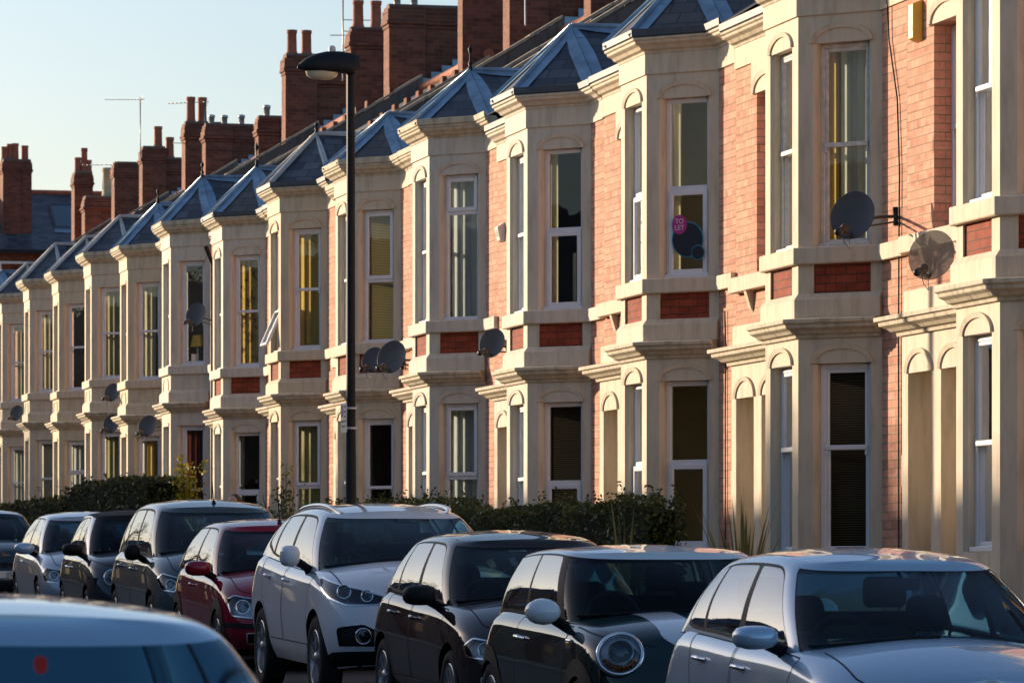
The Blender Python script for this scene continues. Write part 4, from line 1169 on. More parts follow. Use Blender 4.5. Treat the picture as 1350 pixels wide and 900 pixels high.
        b.build('headrest_rod', M['chrome'], so)
    b = MB(); b.box(-.58,.58,ys+.85,ys+1.0,.5,hh-.14); b.build('rear_bench', M['seat'], root, bevel=.05, segs=3)
    b = MB()
    for dx in (-.38,.38): b.box(dx-.13,dx+.13,ys+.9,ys+1.0,hh-.12,hh+.06)
    b.build('rear_headrest', M['seat'], root, bevel=.04, segs=3)
    sw = MB(); T = Matrix.Translation((-.36, yc0+.62, H+.0)) @ Matrix.Rotation(R(68), 4, 'X'); n = 28
    sw.tube([T @ Vector((.18*math.cos(2*PI*k/n), .18*math.sin(2*PI*k/n), 0)) for k in range(n+1)], .016, 8, caps=False)
    sw.tube([T @ Vector((-.17,0,0)), T @ Vector((0,-.02,-.03)), T @ Vector((.17,0,0))], .018, 6)
    sw.build('steering_wheel', M['plastic'], root)
    rm = MB(); zsr = interp(up.zr, P['g1'][1]+.1); rm.box(-.11,.11,P['g1'][1]+.02,P['g1'][1]+.05,zsr-.13,zsr-.06); rm.tube([(0,P['g1'][1]+.04,zsr-.06),(0,P['g1'][1]+.1,zsr+.0)], .012, 6)
    rm.build('interior_mirror', M['trim'], root, bevel=.012)
    # wipers on the screen
    wp = MB()
    for a0, a1, vv in ((.02,.40,.055),(.30,.62,.06)):
        wp.tube([up(a0+(a1-a0)*k/6, vv+.03*k/6*(1 if a0 > .1 else .4))+up.normal(a0+(a1-a0)*k/6, vv)*.012 for k in range(7)], .009, 6)
    wp.build('wiper', M['trim'], root)
    if P.get('rails'):
        for sd in (1, -1):
            t = MB(); pts = []
            y0, y1 = P['rails']
            for k in range(13):
                y = y0+(y1-y0)*k/12; a = up.inv_a(*up.g1, ly=y); q = up(a, 1.14)
                h = .022 if 0 < k < 12 else -.015
                pts.append((sd*q.x, y, q.z+h))
            t.tube(pts, [.026]+[.022]*11+[.026], 10); t.build('roof_rail', M['p_silver2'], root)
    if P.get('aerial'):
        y, h = P['aerial']; a = up.inv_a(*up.g1, ly=y); z = up.cap(a, 1.0)[2]
        t = MB(); t.tube([(0,y,z-.01),(0,y+.02,z+.03)], [.03,.014], 10); t.tube([(0,y+.02,z+.03),(0,y+h*.45,z+h)], .0045, 6); t.build('roof_aerial', M['trim'], root)
    if P.get('plateh'):
        yb, z = P['plateh']; b = MB(); q = lo(*lo.front(.02, z)); b.box(-.26,.26,q.y-.022,q.y-.006,z-.055,z+.055)
        po = b.build('number_plate', M['plate'], root, bevel=.006)
        if P.get('platetext'):
            text_mesh(P['platetext'], .10, M['signblack'], 'plate_text', po, Matrix.Translation((.135,q.y-.0245,z)) @ Matrix.Rotation(PI/2,4,'X'))
    root['_'] = 0; del root['_']
    return root, lo, up

HATCH = dict(L=3.97, W=1.68, Df=.72, Dr=.5, n=2.9, r=.30, axles=(.84,3.30), zbm=.2, sill=.34, handle=.80,
    zt=[(0,.64),(.12,.69),(.35,.77),(.7,.845),(1.1,.90),(1.5,.925),(2.3,.945),(3.1,.975),(3.6,.975),(3.97,.92)], zb=[(0,.24),(.6,.2),(3.3,.2),(3.97,.28)],
    crown=[(0,.02),(.3,.08),(.7,.105),(1.1,.10),(1.6,.05),(3.4,.03),(3.97,.02)],
    nose=[(0,.10),(.2,.01),(.4,0),(.6,.03),(.8,.09),(.92,.15),(1,.24)], tail=[(0,.12),(.25,0),(.5,.0),(.75,.08),(1,.2)],
    g0=(.755,.98,3.86,.46,.4,3.0), g1=(.565,1.72,3.42,.30,.3,3.0), roof=[(1.7,1.345),(2.1,1.395),(2.6,1.405),(3.1,1.38),(3.45,1.325)], rcrown=.055,
    doors=[(1.16,2.22,.0,.10),(2.25,3.02,.10,.35)], hood0=.36, hoodx=.66, cowl=1.02, hoodz=.66,
    wins=[[(.90,.10,.03),(1.40,.08,.02),(1.36,.90,.03),(1.02,.90,.09)],[(1.46,.08,.02),(1.80,.08,.03),(1.90,.90,.05),(1.42,.90,.03)],[(1.83,.08,.02),(1.98,.12,.06),(2.12,.62,.12),(1.99,.88,.06),(1.93,.90,.02)]],
    trim=[(.885,.05),(1.98,.045,.12),(2.17,.6,.15),(1.98,.935,.12),(1.0,.94,.13)],
    screen=(.70,.04,.955), mirror=(1.40,.985), head=1.22, seaty=2.25,
    front=[('lamp','front',[(.80,.64),(.74,.70),(.46,.665),(.50,.565),(.68,.55),(.79,.57)]),
           ('black','front',[(.0,.60),(.40,.60),(.40,.645),(.0,.64)]),('black','front',[(.0,.30),(.38,.30),(.42,.44),(.0,.45)]),('fog','front',[(.46,.30),(.70,.31),(.72,.42),(.48,.43)])],
    bowls=[(.68,.62,.055),(.56,.615,.05)], spokes=5)
def variant(base, **k):
    d = dict(base); d.update(k); return d
POLO_S = variant(HATCH, mirsize=(.122,.064,.09), mirmat='p_sky', handlemat='chrome', roofcol=None)  # light blue cap colour stands in for sky reflected on a silver mirror
POLO_B = variant(HATCH, mirmat='trim', spokes=9)
MINI = variant(HATCH, L=3.75, W=1.69, Df=.62, n=2.6, r=.305, axles=(.70,3.19), sill=.34, handle=.80,
    zt=[(0,.68),(.10,.735),(.30,.83),(.6,.885),(1.0,.925),(1.4,.94),(2.4,.955),(3.2,.955),(3.75,.88)],
    crown=[(0,.02),(.3,.07),(.7,.09),(1.1,.075),(1.6,.03),(3.3,.02),(3.75,.01)],
    g0=(.745,1.12,3.62,.50,.42,2.7), g1=(.615,1.60,3.36,.36,.36,2.7), roof=[(1.55,1.335),(2.0,1.375),(2.7,1.365),(3.4,1.31)], rcrown=.04,
    doors=[(1.10,2.42,.0,.05)], wins=[[(.93,.07,.02),(1.52,.07,.02),(1.50,.93,.02),(.96,.93,.05)],[(1.56,.07,.02),(2.35,.09,.05),(2.30,.93,.05),(1.54,.93,.02)]],
    trim=[(.0,.0,.001),(3.,.0,.001),(3.,.96,.001),(.0,.96,.001)], screen=(.78,.05,.945), roofmat='p_white', mirror=(1.22,1.0), mirmat='p_white', roundmir=True, mirsize=(.115,.085,.09),
    stripes=[(.15,.38,.26,1.12)], front=[('black','front',[(.0,.42),(.30,.42),(.36,.60),(.0,.64)])], bowls=[], hoodx=.80, hood0=.30, hoodz=.50, archtrim=True, handlemat='chrome', spokes=5, seaty=2.2, head=1.2, hbu=.09)
SUV = variant(HATCH, L=4.41, W=1.82, Df=.80, Dr=.55, n=2.8, r=.355, axles=(.90,3.54), zbm=.28, sill=.46, handle=.98, archgap=.06,
    zt=[(0,.80),(.12,.87),(.35,.95),(.7,1.015),(1.15,1.07),(1.6,1.09),(2.4,1.12),(3.3,1.17),(4.0,1.19),(4.41,1.08)], zb=[(0,.34),(.5,.28),(3.6,.28),(4.41,.38)],
    crown=[(0,.02),(.3,.09),(.7,.115),(1.1,.11),(1.6,.06),(4.0,.03),(4.41,.02)],
    g0=(.815,1.02,4.25,.50,.42,3.0), g1=(.60,1.84,3.90,.32,.3,3.0), roof=[(1.8,1.52),(2.3,1.575),(2.9,1.585),(3.5,1.555),(3.95,1.50)], rcrown=.06,
    doors=[(1.22,2.40,.0,.06),(2.43,3.30,.06,.40)], hood0=.42, hoodx=.74, cowl=1.06, hoodz=.82,
    wins=[[(.90,.10,.03),(1.42,.08,.02),(1.37,.88,.03),(1.03,.88,.09)],[(1.47,.08,.02),(1.78,.12,.03),(1.85,.88,.05),(1.43,.88,.03)],[(1.82,.14,.02),(1.96,.30,.06),(2.02,.8,.08),(1.90,.88,.02)]],
    trim=[(.885,.05),(1.80,.06,.10),(2.0,.24,.12),(2.06,.78,.12),(1.95,.925,.12),(1.0,.925,.13)],
    rails=(1.95,3.9), mirsize=(.085,.09,.085), mirror=(1.50,1.20), head=1.42, seaty=2.35, seatz=.8, spokes=5, darklamp=True,
    front=[('lamp','front',[(.875,1.01),(.84,1.045),(.62,.985),(.40,.885),(.50,.82),(.74,.815),(.84,.87)]),('fog','front',[(.82,.63,.05),(.62,.665),(.40,.57,.02),(.50,.475),(.80,.47)]),
           ('black','front',[(.0,.60),(.30,.62),(.36,.72),(.30,.76),(.0,.76)]),('black','front',[(.0,.82),(.32,.80),(.38,.84),(.30,.875),(.0,.88)]),
           ('bumper','front',[(.0,.33),(.84,.30),(.84,.42),(.0,.45)])],
    bowls=[(.74,.93,.062),(.57,.90,.052)])
CORSA = variant(HATCH, L=3.82, W=1.65, mirror=(1.30,.98), aerial=(1.85,.35), Df=.66,
    doors=[(1.10,2.42,.0,.08)], wins=[[(.90,.10,.03),(1.50,.08,.02),(1.44,.90,.03),(1.02,.90,.09)],[(1.56,.08,.02),(1.95,.10,.06),(2.02,.66,.10),(1.92,.90,.05),(1.50,.90,.03)]],
    front=[('lamp','front',[(.76,.70),(.70,.735),(.42,.70),(.40,.535),(.50,.52),(.74,.545)]),('bumper','front',[(.0,.435),(.80,.425),(.80,.48),(.0,.49)]),
           ('black','front',[(.0,.56),(.30,.56),(.32,.63),(.0,.64)]),('fog','front',[(.20,.28),(.60,.28),(.62,.38),(.20,.39)])], bowls=[(.64,.63,.07),(.49,.61,.06)], axles=(.76,3.25), archtrim=True, L_=0)
MPV = variant(SUV, L=4.28, W=1.75, r=.315, axles=(.86,3.62), zbm=.2, sill=.36, handle=.88,
    zt=[(0,.74),(.12,.79),(.35,.88),(.7,.965),(1.05,1.02),(1.6,1.04),(2.6,1.05),(3.8,1.06),(4.28,1.0)], zb=[(0,.26),(.5,.2),(3.6,.2),(4.28,.3)],
    g0=(.785,.86,4.15,.52,.4,3.0), g1=(.60,1.74,3.86,.34,.3,3.0), roof=[(1.7,1.50),(2.2,1.57),(2.9,1.58),(3.5,1.55),(3.9,1.48)], rails=None, aerial=(1.95,.3),
    front=[('lamp','front',[(.83,.80),(.78,.86),(.58,.80),(.50,.70),(.60,.66),(.80,.69)]),('black','front',[(.0,.30),(.45,.30),(.45,.44),(.0,.46)])], bowls=[(.72,.75,.055)], darklamp=False, mirror=(1.50,1.07), mirmat='trim', hoodx=.68, cowl=.9, hoodz=.76, seaty=2.2,
    doors=[(1.12,2.30,.0,.06),(2.33,3.26,.06,.30)])
FIAT = variant(MINI, L=3.57, W=1.63, r=.285, axles=(.68,2.98), zt=[(0,.70),(.10,.75),(.30,.84),(.6,.90),(1.0,.945),(1.4,.965),(2.4,.985),(3.1,.97),(3.57,.86)],
    g0=(.72,1.0,3.40,.48,.42,2.7), g1=(.56,1.55,2.95,.34,.4,2.7), roof=[(1.5,1.385),(2.0,1.44),(2.6,1.425),(3.0,1.35)], rcrown=.05, roofmat='softtop', pillarmat='p_silver2', stripes=[],
    trim=[(.89,.05),(2.0,.05,.1),(2.1,.9,.1),(.99,.935,.1)], wins=[[(.90,.10,.03),(1.48,.08,.02),(1.44,.90,.03),(1.02,.90,.09)],[(1.53,.08,.02),(1.92,.12,.06),(1.98,.80,.10),(1.49,.90,.03)]],
    screen=(.70,.05,.95), mirror=(1.20,1.02), mirmat='trim', roundmir=False, archtrim=False, mirsize=(.12,.075,.085), head=1.28)
ALFA = variant(CORSA, L=3.96, W=1.70, mirror=(1.42,.98), axles=(.86,3.30), aerial=None, archtrim=False, n=2.6,
    front=[('lamp','front',[(.81,.68),(.76,.75),(.58,.71),(.52,.60),(.62,.555),(.79,.58)]),('black','front',[(.0,.34),(.2,.36),(.26,.62),(.0,.66)])], bowls=[(.69,.655,.06)], mirmat='p_sky')
FORD = variant(HATCH, plateh=(0,.46), platetext='JJS', n=2.6, front=[('black','front',[(.0,.64),(.30,.63),(.36,.60),(.30,.57),(.0,.56)]),('lamp','front',[(.80,.64),(.74,.72),(.50,.68),(.50,.58),(.68,.55),(.79,.57)])], bowls=[(.66,.63,.06)])
cars = {}
def round_lamps(key, lx, z, r, ring='chrome'):
    root, lo, up = cars[key]
    a, v = lo.front(lx, z); p = lo(a, v); n = lo.normal(a, v); n = (n*.6+Vector((-.10,-1,.32)).normalized()*.6).normalized()
    for sd in (1, -1):
        q = Vector((p.x*sd, p.y, p.z)); nn = Vector((n.x*sd, n.y, n.z))
        T = Matrix.Translation(q+nn*.012) @ nn.to_track_quat('Z','Y').to_matrix().to_4x4()
        m = MB(); m.lathe([(r*1.0,-.09),(r*1.02,.0),(r*1.0,.014),(r*.94,.022),(r*.86,.016),(r*.84,.004)], 40, T)
        ho = m.build('headlight', M[ring], root)
        m = MB(); m.lathe([(r*.85,.006),(r*.8,.02),(r*.6,.036),(r*.3,.046),(0,.05)], 40, T); m.build('lamp_lens', M['lampglass'], ho)
        m = MB(); m.lathe([(r*.85,.004),(r*.62,-.03),(r*.45,-.06),(0,-.075)], 40, T); m.build('reflector', M['reflector'], ho)
        m = MB(); m.lathe([(r*.52,-.05),(r*.52,.0),(r*.44,.022),(r*.25,.036),(0,.042)], 24, T @ Matrix.Translation((-.0,r*.12,0))); m.build('projector_lens', M['lampglass'], ho)
        m = MB(); m.lathe([(r*.55,-.05),(r*.55,.002),(r*.53,.003)], 24, T @ Matrix.Translation((0,r*.12,0))); m.build('lamp_bowl', M['chrome'], ho)
        m = MB(); 
        for k in range(9):
            f = PI*(1.15+.7*k/8); m.tube([T @ Vector((r*.62*math.cos(f),r*.62*math.sin(f),.004)), T @ Vector((r*.78*math.cos(f),r*.78*math.sin(f),.012))], .012, 6)
        m.build('indicator', M['amber'] if key == 'mini' else M['reflector'], ho)
cars['silver'] = car('silver hatchback nearest on the terrace side, sky reflection coloured into paint and mirror cap', POLO_S, 7.465, 20.95, 'p_silver')
cars['mini'] = car('dark green hatchback with white roof, white bonnet stripe and round headlight', MINI, 7.39, 25.7, 'p_green')
cars['brown'] = car('dark bronze hatchback with black mirror parked before the white sport utility car', POLO_B, 7.56, 30.2, 'p_brown')
cars['suv'] = car('tall white sport utility car with silver roof rails and dark fog lamp recess', SUV, 7.48, 34.75, 'p_white')
cars['red'] = car('dark red hatchback with a black bumper strip behind the white sport utility car', CORSA, 7.54, 40.9, 'p_red')
cars['mpv'] = car('tall blue grey people carrier behind the dark red hatchback', MPV, 7.55, 45.0, 'p_bluegrey')
cars['fiat'] = car('charcoal small car with a black fabric roof and round headlight', FIAT, 7.515, 50.6, 'p_grey')
cars['alfa'] = car('pale silver hatchback parked between the charcoal small car and the navy car', ALFA, 7.466, 54.6, 'p_silver2')
cars['navy'] = car('navy car with an oval grille and a white number plate', FORD, 7.40, 66.6, 'p_navy')
cars['far'] = car('farthest silver hatchback parked right behind the navy car', ALFA, 7.6, 72.2, 'p_silver2')
cars['front'] = car('blurred light blue car on the opposite kerb, turned away from the others', variant(HATCH, front=[], bowls=[], roof=[(1.7,1.32),(2.1,1.37),(2.6,1.385),(3.1,1.375),(3.45,1.345)], rear=(2.22,.12,.95), head=1.0), 1.16, 13.9, 'p_sky', -1)
round_lamps('mini', .66, .755, .15)
round_lamps('fiat', .55, .70, .105)
# fog lamps, indicator, brake light and small things on single cars
def disc_lamp(key, lx, z, r, name, mat, out=.0):
    root, lo, up = cars[key]; a, v = lo.front(lx, z); p = lo(a, v)
    for sd in (1, -1):
        nn = Vector((-.18*sd,-1,0)).normalized(); T = Matrix.Translation(Vector((p.x*sd,p.y,p.z))+nn*out) @ nn.to_track_quat('Z','Y').to_matrix().to_4x4()
        m = MB(); m.lathe([(r,-.03),(r*1.02,.012),(r*.9,.016),(r*.86,.006)], 28, T); f = m.build(name, M['chrome'], root)
        m = MB(); m.lathe([(r*.86,.006),(r*.5,.014),(0,.018)], 28, T); m.build('lamp_lens', M['lampglass'], f)
        m = MB(); m.lathe([(r*.86,.0),(r*.5,-.03),(0,-.04)], 28, T); m.build('reflector', M['reflector'], f)
disc_lamp('suv', .63, .565, .068, 'fog_lamp', 'lampglass', .0)
disc_lamp('red', .38, .335, .04, 'fog_lamp', 'lampglass', .0)
disc_lamp('brown', .58, .365, .05, 'fog_lamp', 'lampglass', .0)
root, lo, up = cars['mini']
a, v = lo.flank(.98, .80); p = lo(a, v)
for sd in (1, -1):
    m = MB(); m.box(sd*p.x-.01, sd*p.x+.01, p.y-.07, p.y+.05, p.z-.03, p.z+.035); sc_ = m.build('side_scuttle', M['chrome'], root, bevel=.008)
    m = MB(); m.box(sd*p.x-.013, sd*p.x+.013, p.y-.05, p.y+.03, p.z-.014, p.z+.018); m.build('indicator', M['amber'], sc_, bevel=.006)
m = MB(); ribbon(up, m, [(.0+3*k/40, .022) for k in range(41)], .022, .006); m.build('waist_strip', M['chrome'], root)
m = MB(); q = up(.60,.86); q2 = up(.60,.78); m.hexa([q+Vector((0,.02,0)),q+Vector((.10,.02,0)),q+Vector((.10,.03,0)),q+Vector((0,.03,0)),q+Vector((0,.05,.03)),q+Vector((.10,.05,.03)),q+Vector((.10,.06,.03)),q+Vector((0,.06,.03))]); m.build('windscreen_sticker', M['magenta'], root)
root, lo, up = cars['suv']
for key, dx, dy in (('suv', -.12, .12), ('fiat', -.2, .10)):
    root, lo, up = cars[key]; z = lo.zt(1.5); m = MB(); y = cars[key][2].g0[1]+.18
    m.hexa([(dx,y,z+.02),(dx+.15,y,z+.02),(dx+.15,y+.02,z+.02),(dx,y+.02,z+.02),(dx,y+.04,z+.10 if key=='fiat' else z+.06),(dx+.15,y+.04,z+.10 if key=='fiat' else z+.06),(dx+.15,y+.05,z+.10 if key=='fiat' else z+.06),(dx,y+.05,z+.10 if key=='fiat' else z+.06)])
    m.build('permit_card', M['cyan'] if key=='suv' else M['signwhite'], root)
root, lo, up = cars['front']
m = MB(); m.box(-.125,-.095,3.30,3.36,1.255,1.30); m.build('brake_light', mat_plain('lit_brake_lens', (.5,.02,.02), .3, emis=((1,.05,.03,1), .12)), root, bevel=.02)
for sd in (1,-1):
    m = MB(); q = lo(*lo.flank(4.0,.8)); m.box(sd*q.x-.09,sd*q.x+.05,3.85,4.03,.72,1.02); m.build('tail_light', M['redlens'], root, bevel=.03)
# ================================================================== lamp column
gz = road(44.3)+.125
LX, LY = 8.63, 44.6
lp = empty('street_lamp', (LX, LY, gz)); tag(lp, 'tall black street lamp with a flat head reaching over the road', 'street lamp')
H = 5.30-gz
m = MB(); m.lathe([(.095,0),(.095,1.1),(.088,1.14),(.062,1.2),(.049,2.6),(.043,H-.10),(.043,H+.0)], 20, caps=True); m.build('column', M['black'], lp)
m = MB(); secs = [(.10,.04,.10,-.02),(.085,.10,.135,-.045),(.0,.125,.155,-.06),(-.14,.14,.17,-.06),(-.30,.145,.165,-.06),(-.44,.13,.135,-.055),(-.56,.09,.085,-.045),(-.63,.045,.035,-.03),(-.655,.012,.0,-.02)]
rows = []
for x, w, zt_, zb_ in secs:
    ring = []; x *= .87
    for k in range(20):
        f = 2*PI*k/20; c_, s_ = math.cos(f), math.sin(f)
        ring.append(m.pt((x, w*math.copysign(abs(c_)**.75, c_), H+(zt_*s_**1.1 if s_ > 0 else zb_*abs(s_)**.4))))
    rows.append(ring)
for a, b in zip(rows, rows[1:]):
    for k in range(20): m.facei((a[k], b[k], b[(k+1)%20], a[(k+1)%20]), 0, True)
m.facei(rows[0]); m.facei(rows[-1]); hd = m.build('lamp_head', M['black'], lp)
m = MB(); m.lathe([(.13,.0),(.12,-.045),(.08,-.075),(0,-.088)], 20, Matrix.Translation((-.31,0,H-.05)) @ Matrix.Diagonal((1.35,.8,1,1)))
k = NT('lamp_bowl_plastic'); mb_ = k.principled((.62,.55,.40,1), .25, 0, .5); M['lampbowl'] = k.done(mb_)
m.build('lamp_bowl', M['lampbowl'], hd)
m = MB(); m.lathe([(.035,0),(.04,.03),(.036,.055),(.02,.07),(0,.073)], 14, Matrix.Translation((-.20,0,H+.155))); m.build('photocell', M['whitebox'], hd)
sg = empty('parking_sign', (LX-.075, LY-.02, gz+1.9)); tag(sg, 'small white and blue parking plate clipped to the black lamp post', 'sign')
sz = 1.47-(gz+1.9)
m = MB(); m.box(-.008,.0,-.16,.16,sz,sz+.31); pl = m.build('plate', M['signwhite'], sg, bevel=.002)
m = MB(); m.box(-.011,-.009,.02,.14,sz+.17,sz+.29); m.build('blue_panel', M['blue'], pl)
m = MB()
for j, (a, b) in enumerate(((-.13,-.03),(-.13,-.02),(-.12,-.04),(-.13,.12),(-.10,.08))): m.box(-.011,-.009,a,b,sz+.26-.05*j,sz+.277-.05*j)
m.build('lettering', M['signblack'], pl)
m = MB()
for z in (sz+.05, sz+.26): m.lathe([(.068,-.012),(.068,.012),(.06,.012)], 16, Matrix.Translation((.075,.02,z)))
m.build('post_clip', M['alu'], sg)

# ================================================================== satellite dishes
def dish(px, label, wallpt, r, mat='dish', aim=(-.66,-.70,.30)):
    """px: dish centre; wallpt: fixing on the wall"""
    e = empty('satellite_dish', wallpt); tag(e, label, 'satellite dish', 'satellite dishes on the house fronts')
    c = Vector(px)-Vector(wallpt); n = Vector(aim).normalized()
    T = Matrix.Translation(c) @ n.to_track_quat('Z','Y').to_matrix().to_4x4() @ Matrix.Diagonal((1,1.06,1,1))
    m = MB(); pr = [(0,0)]+[(r*k/8, .16*r*(k/8)**2) for k in range(1,9)]+[(r*1.02,.165*r),(r*1.02,.155*r),(r*.97,.13*r)]+[(r*k/8, .16*r*(k/8)**2-.008) for k in (6,3)]+[(0,-.009)]
    m.lathe(pr, 36, T); d = m.build('reflector_dish', M[mat], e)
    down = T.to_3x3() @ Vector((0,-1,0)); 
    if down.z > 0: down = -down
    down.normalize()
    foot = c+down*r*.55-n*.02; lnb = c+down*r*.95+n*r*1.05
    m = MB(); m.tube([c-n*.05, foot-n*.04, c+down*r*.95+n*.05, lnb-n*.03+down*.02], .016, 8); m.build('feed_arm', M['plastic'], e)
    m = MB(); q = (c-lnb+down*r*.3).normalized(); T2 = Matrix.Translation(lnb) @ q.to_track_quat('Z','Y').to_matrix().to_4x4()
    m.lathe([(0,-.12),(.034,-.12),(.036,-.03),(.024,-.02),(.026,.02),(.044,.06),(.044,.075),(0,.078)], 14, T2); m.box(*[v for k in range(3) for v in ((lnb[k]-(.022,.03,.05)[k]), (lnb[k]+(.022,.03,.02)[k]))]) if False else None
    l = m.build('feed_horn', M['plastic'], e)
    m = MB(); m.tube([c-n*.03, c-n*.10, Vector((c.x*.35, c.y*.25, c.z*.4)), (0,0,0)], .016, 8); m.tube([(-.005,0,-.09),(-.005,0,.09)], .03, 6)
    m.tube([c-n*.09+Vector((0,0,-.08)), (0,0,-.05)], .010, 6)
    m.build('wall_bracket', M['plastic'], e)
    m = MB(); a = lnb-Vector((0,0,.03)); m.tube([a, a+Vector((.02,-.01,-.10)), a+Vector((.08,.03,-.15)), foot*.6+a*.4-Vector((0,0,.05)), foot], .004, 6); m.build('cable', M['plastic'], e)
    return e
dish((12.60,39.70,3.42), 'dark grey dish on a long arm in front of the yellow and grey drapes', (13.14,40.05,3.46), .225, aim=(-.62,-.72,.26))
dish((12.82,37.99,2.92), 'pale weathered dish in sun above the paired arched doorways by the paired arched doorways', (13.10,38.3,3.02), .225, 'dish_pale', aim=(-.62,-.72,.26))
dish((12.75,55.95,3.04), 'dark dish half hidden behind a bay beside the twisted cream curtain house', (13.13,56.2,3.0), .19)
dish((12.62,63.4,3.17), 'darker rear dish of the overlapping pair right of the lamp post', (13.13,63.75,3.15), .19)
dish((12.52,61.5,3.12), 'larger front dish of the overlapping pair right of the lamp post', (13.13,62.0,3.1), .235)
dish((12.42,79.17,4.76), 'dish fixed across an upper bay window of the pale octagon panelled house', (13.13,79.7,4.6), .215)
dish((12.40,90.4,3.78), 'upper dish of two at the panelled bay with the cream and blue curtains', (12.92,90.9,3.8), .19)
dish((12.40,90.5,3.13), 'lower dish of two at the panelled bay just under the floor cornice', (12.92,91.0,3.1), .20)
dish((12.38,85.1,2.90), 'dish under the floor cornice above the tall dark clipped hedge', (12.92,85.6,2.95), .21)
dish((12.40,107.9,3.98), 'small lone dish on the buff bay beyond the white slatted blind', (12.92,108.4,3.95), .19)

# ================================================================== boxes, aerials, pipes, cables
e = empty('alarm_box', (XW-.002,39.38,5.07)); tag(e, 'tall yellow burglar alarm box high on the sunlit brick by the paired arched doorways', 'alarm box')
m = MB(); m.hexa([(-.04,-.10,.02),(-.0,-.10,.0),(-.0,.10,.0),(-.04,.10,.02),(-.10,-.085,.34),(-.0,-.10,.36),(-.0,.10,.36),(-.10,.085,.34)])
m = MB(); m.hexa([(-.095,-.07,.03),(0,-.09,0),(0,.09,0),(-.095,.07,.03),(-.095,-.07,.36),(0,-.09,.40),(0,.09,.40),(-.095,.07,.36)]); b = m.build('housing', M['yellowbox'], e, bevel=.008)
m = MB(); m.box(-.0975,-.0955,-.045,.045,.20,.24); m.box(-.0975,-.0955,-.05,.05,.10,.155); m.build('printed_panel', M['gutter'], b)
e = empty('bell_box', (XW-.002,57.15,4.48)); tag(e, 'small white wedge shaped bell box on brick left of the twisted cream curtain', 'alarm box')
m = MB(); m.hexa([(-.06,-.08,.02),(0,-.12,0),(0,.12,0),(-.06,.08,.02),(-.10,-.10,.20),(0,-.13,.27),(0,.13,.27),(-.10,.10,.20)]); b = m.build('housing', M['whitebox'], e, bevel=.008)
m = MB()
for k in range(3): m.box(-.098,-.085,-.05,.05,.09+.03*k,.097+.03*k)
m.build('louvre', M['plastic'], b)
def aerial(loc, label, h, boom, els, tilt=0., extra=()):
    e = empty('tv_aerial', loc); tag(e, label, 'tv aerial', 'tv aerials on the chimneys')
    m = MB(); m.tube([(0,0,-.3),(0,0,h)], .018, 6); ms = m.build('mast', M['alu'], e)
    m = MB(); a = Vector((-boom,.25*boom,h-.06+tilt)); o = Vector((.12,-.03,h-.06))
    m.tube([o, a], .012, 6)
    for k in range(els):
        p = o+(a-o)*(k+.5)/els; L = .10-.04*k/els
        m.tube([p+Vector((0.02,-L,0)), p+Vector((-.02,L,0))], .007, 5)
    for dz in (-.10,-.05,.05,.10): m.tube([o+Vector((-.05,-.12,dz)), o+Vector((-.05,.12,dz))], .008, 5)
    m.build('yagi', M['alu'], ms)
    for z, L0, L1 in extra:
        m = MB(); m.tube([(-L0,0,z),(L1,0,z+.01)], .011, 5); m.build('cross_bar', M['alu'], ms)
aerial((17.85,124.3,12.2), 'tall thin aerial mast standing clear against the sky left of the twin pots', 1.55, 1.0, 12)
aerial((18.45,116.3,12.1), 'aerial pointing left just in front of the tall twin clay pots', .75, .95, 10, -.05, ((-.45,.85,.0),))
aerial((17.9,130.2,11.9), 'low aerial on the ragged square chimney near the stepped stack', .5, 1.0, 9)
aerial((18.05,94.2,11.2), 'rusty aerial mast with several cross bars above the street lamp', 1.9, 1.3, 0, 0., ((.70,.30,.1),(1.05,.0,.95),(.80,.0,1.0),(.35,.0,.5)))
def pipe(name, label, cat, pts, r, mat='black', group=None):
    o = Vector(pts[0]); e_ = MB(); e_.tube([Vector(p)-o for p in pts], r, 8); ob = e_.build(name, M[mat]); ob.location = o; return tag(ob, label, cat, group)
def gzh(i): return houses[i][4]
y = houses[7][3]+YHI+.25
pipe('downpipe', 'black drainpipe between the octagon panel house and the leafy curtain house', 'drainpipe', [(13.08,y,gzh(7)),(13.08,y,houses[7][2]+2.2),(12.95,y,houses[7][2]+2.55)], .045)
pipe('wall_cable', 'black cable hanging down the brick beside the dark grey dish on a long arm', 'cable', [(13.12,40.3,SILL[0]+2.5),(13.135,40.26,5.2),(13.14,40.02,4.6),(13.14,39.95,3.9),(13.14,39.97,3.0),(13.14,39.98,2.2),(13.14,39.97,-.9)], .009)
pipe('wall_cable', 'thin dark cable down the sunlit brick beside the letting sign house', 'cable', [(13.135,46.1,2.9),(13.14,46.08,2.5),(13.14,46.1,2.0),(13.14,46.1,-.8)], .009)
pipe('aerial_cable', 'pale slanting cable strung from a chimney down to the slates', 'cable', [(17.85,77.0,11.6),(17.2,73.0,10.5),(16.5,70.0,9.1)], .014, 'alu')

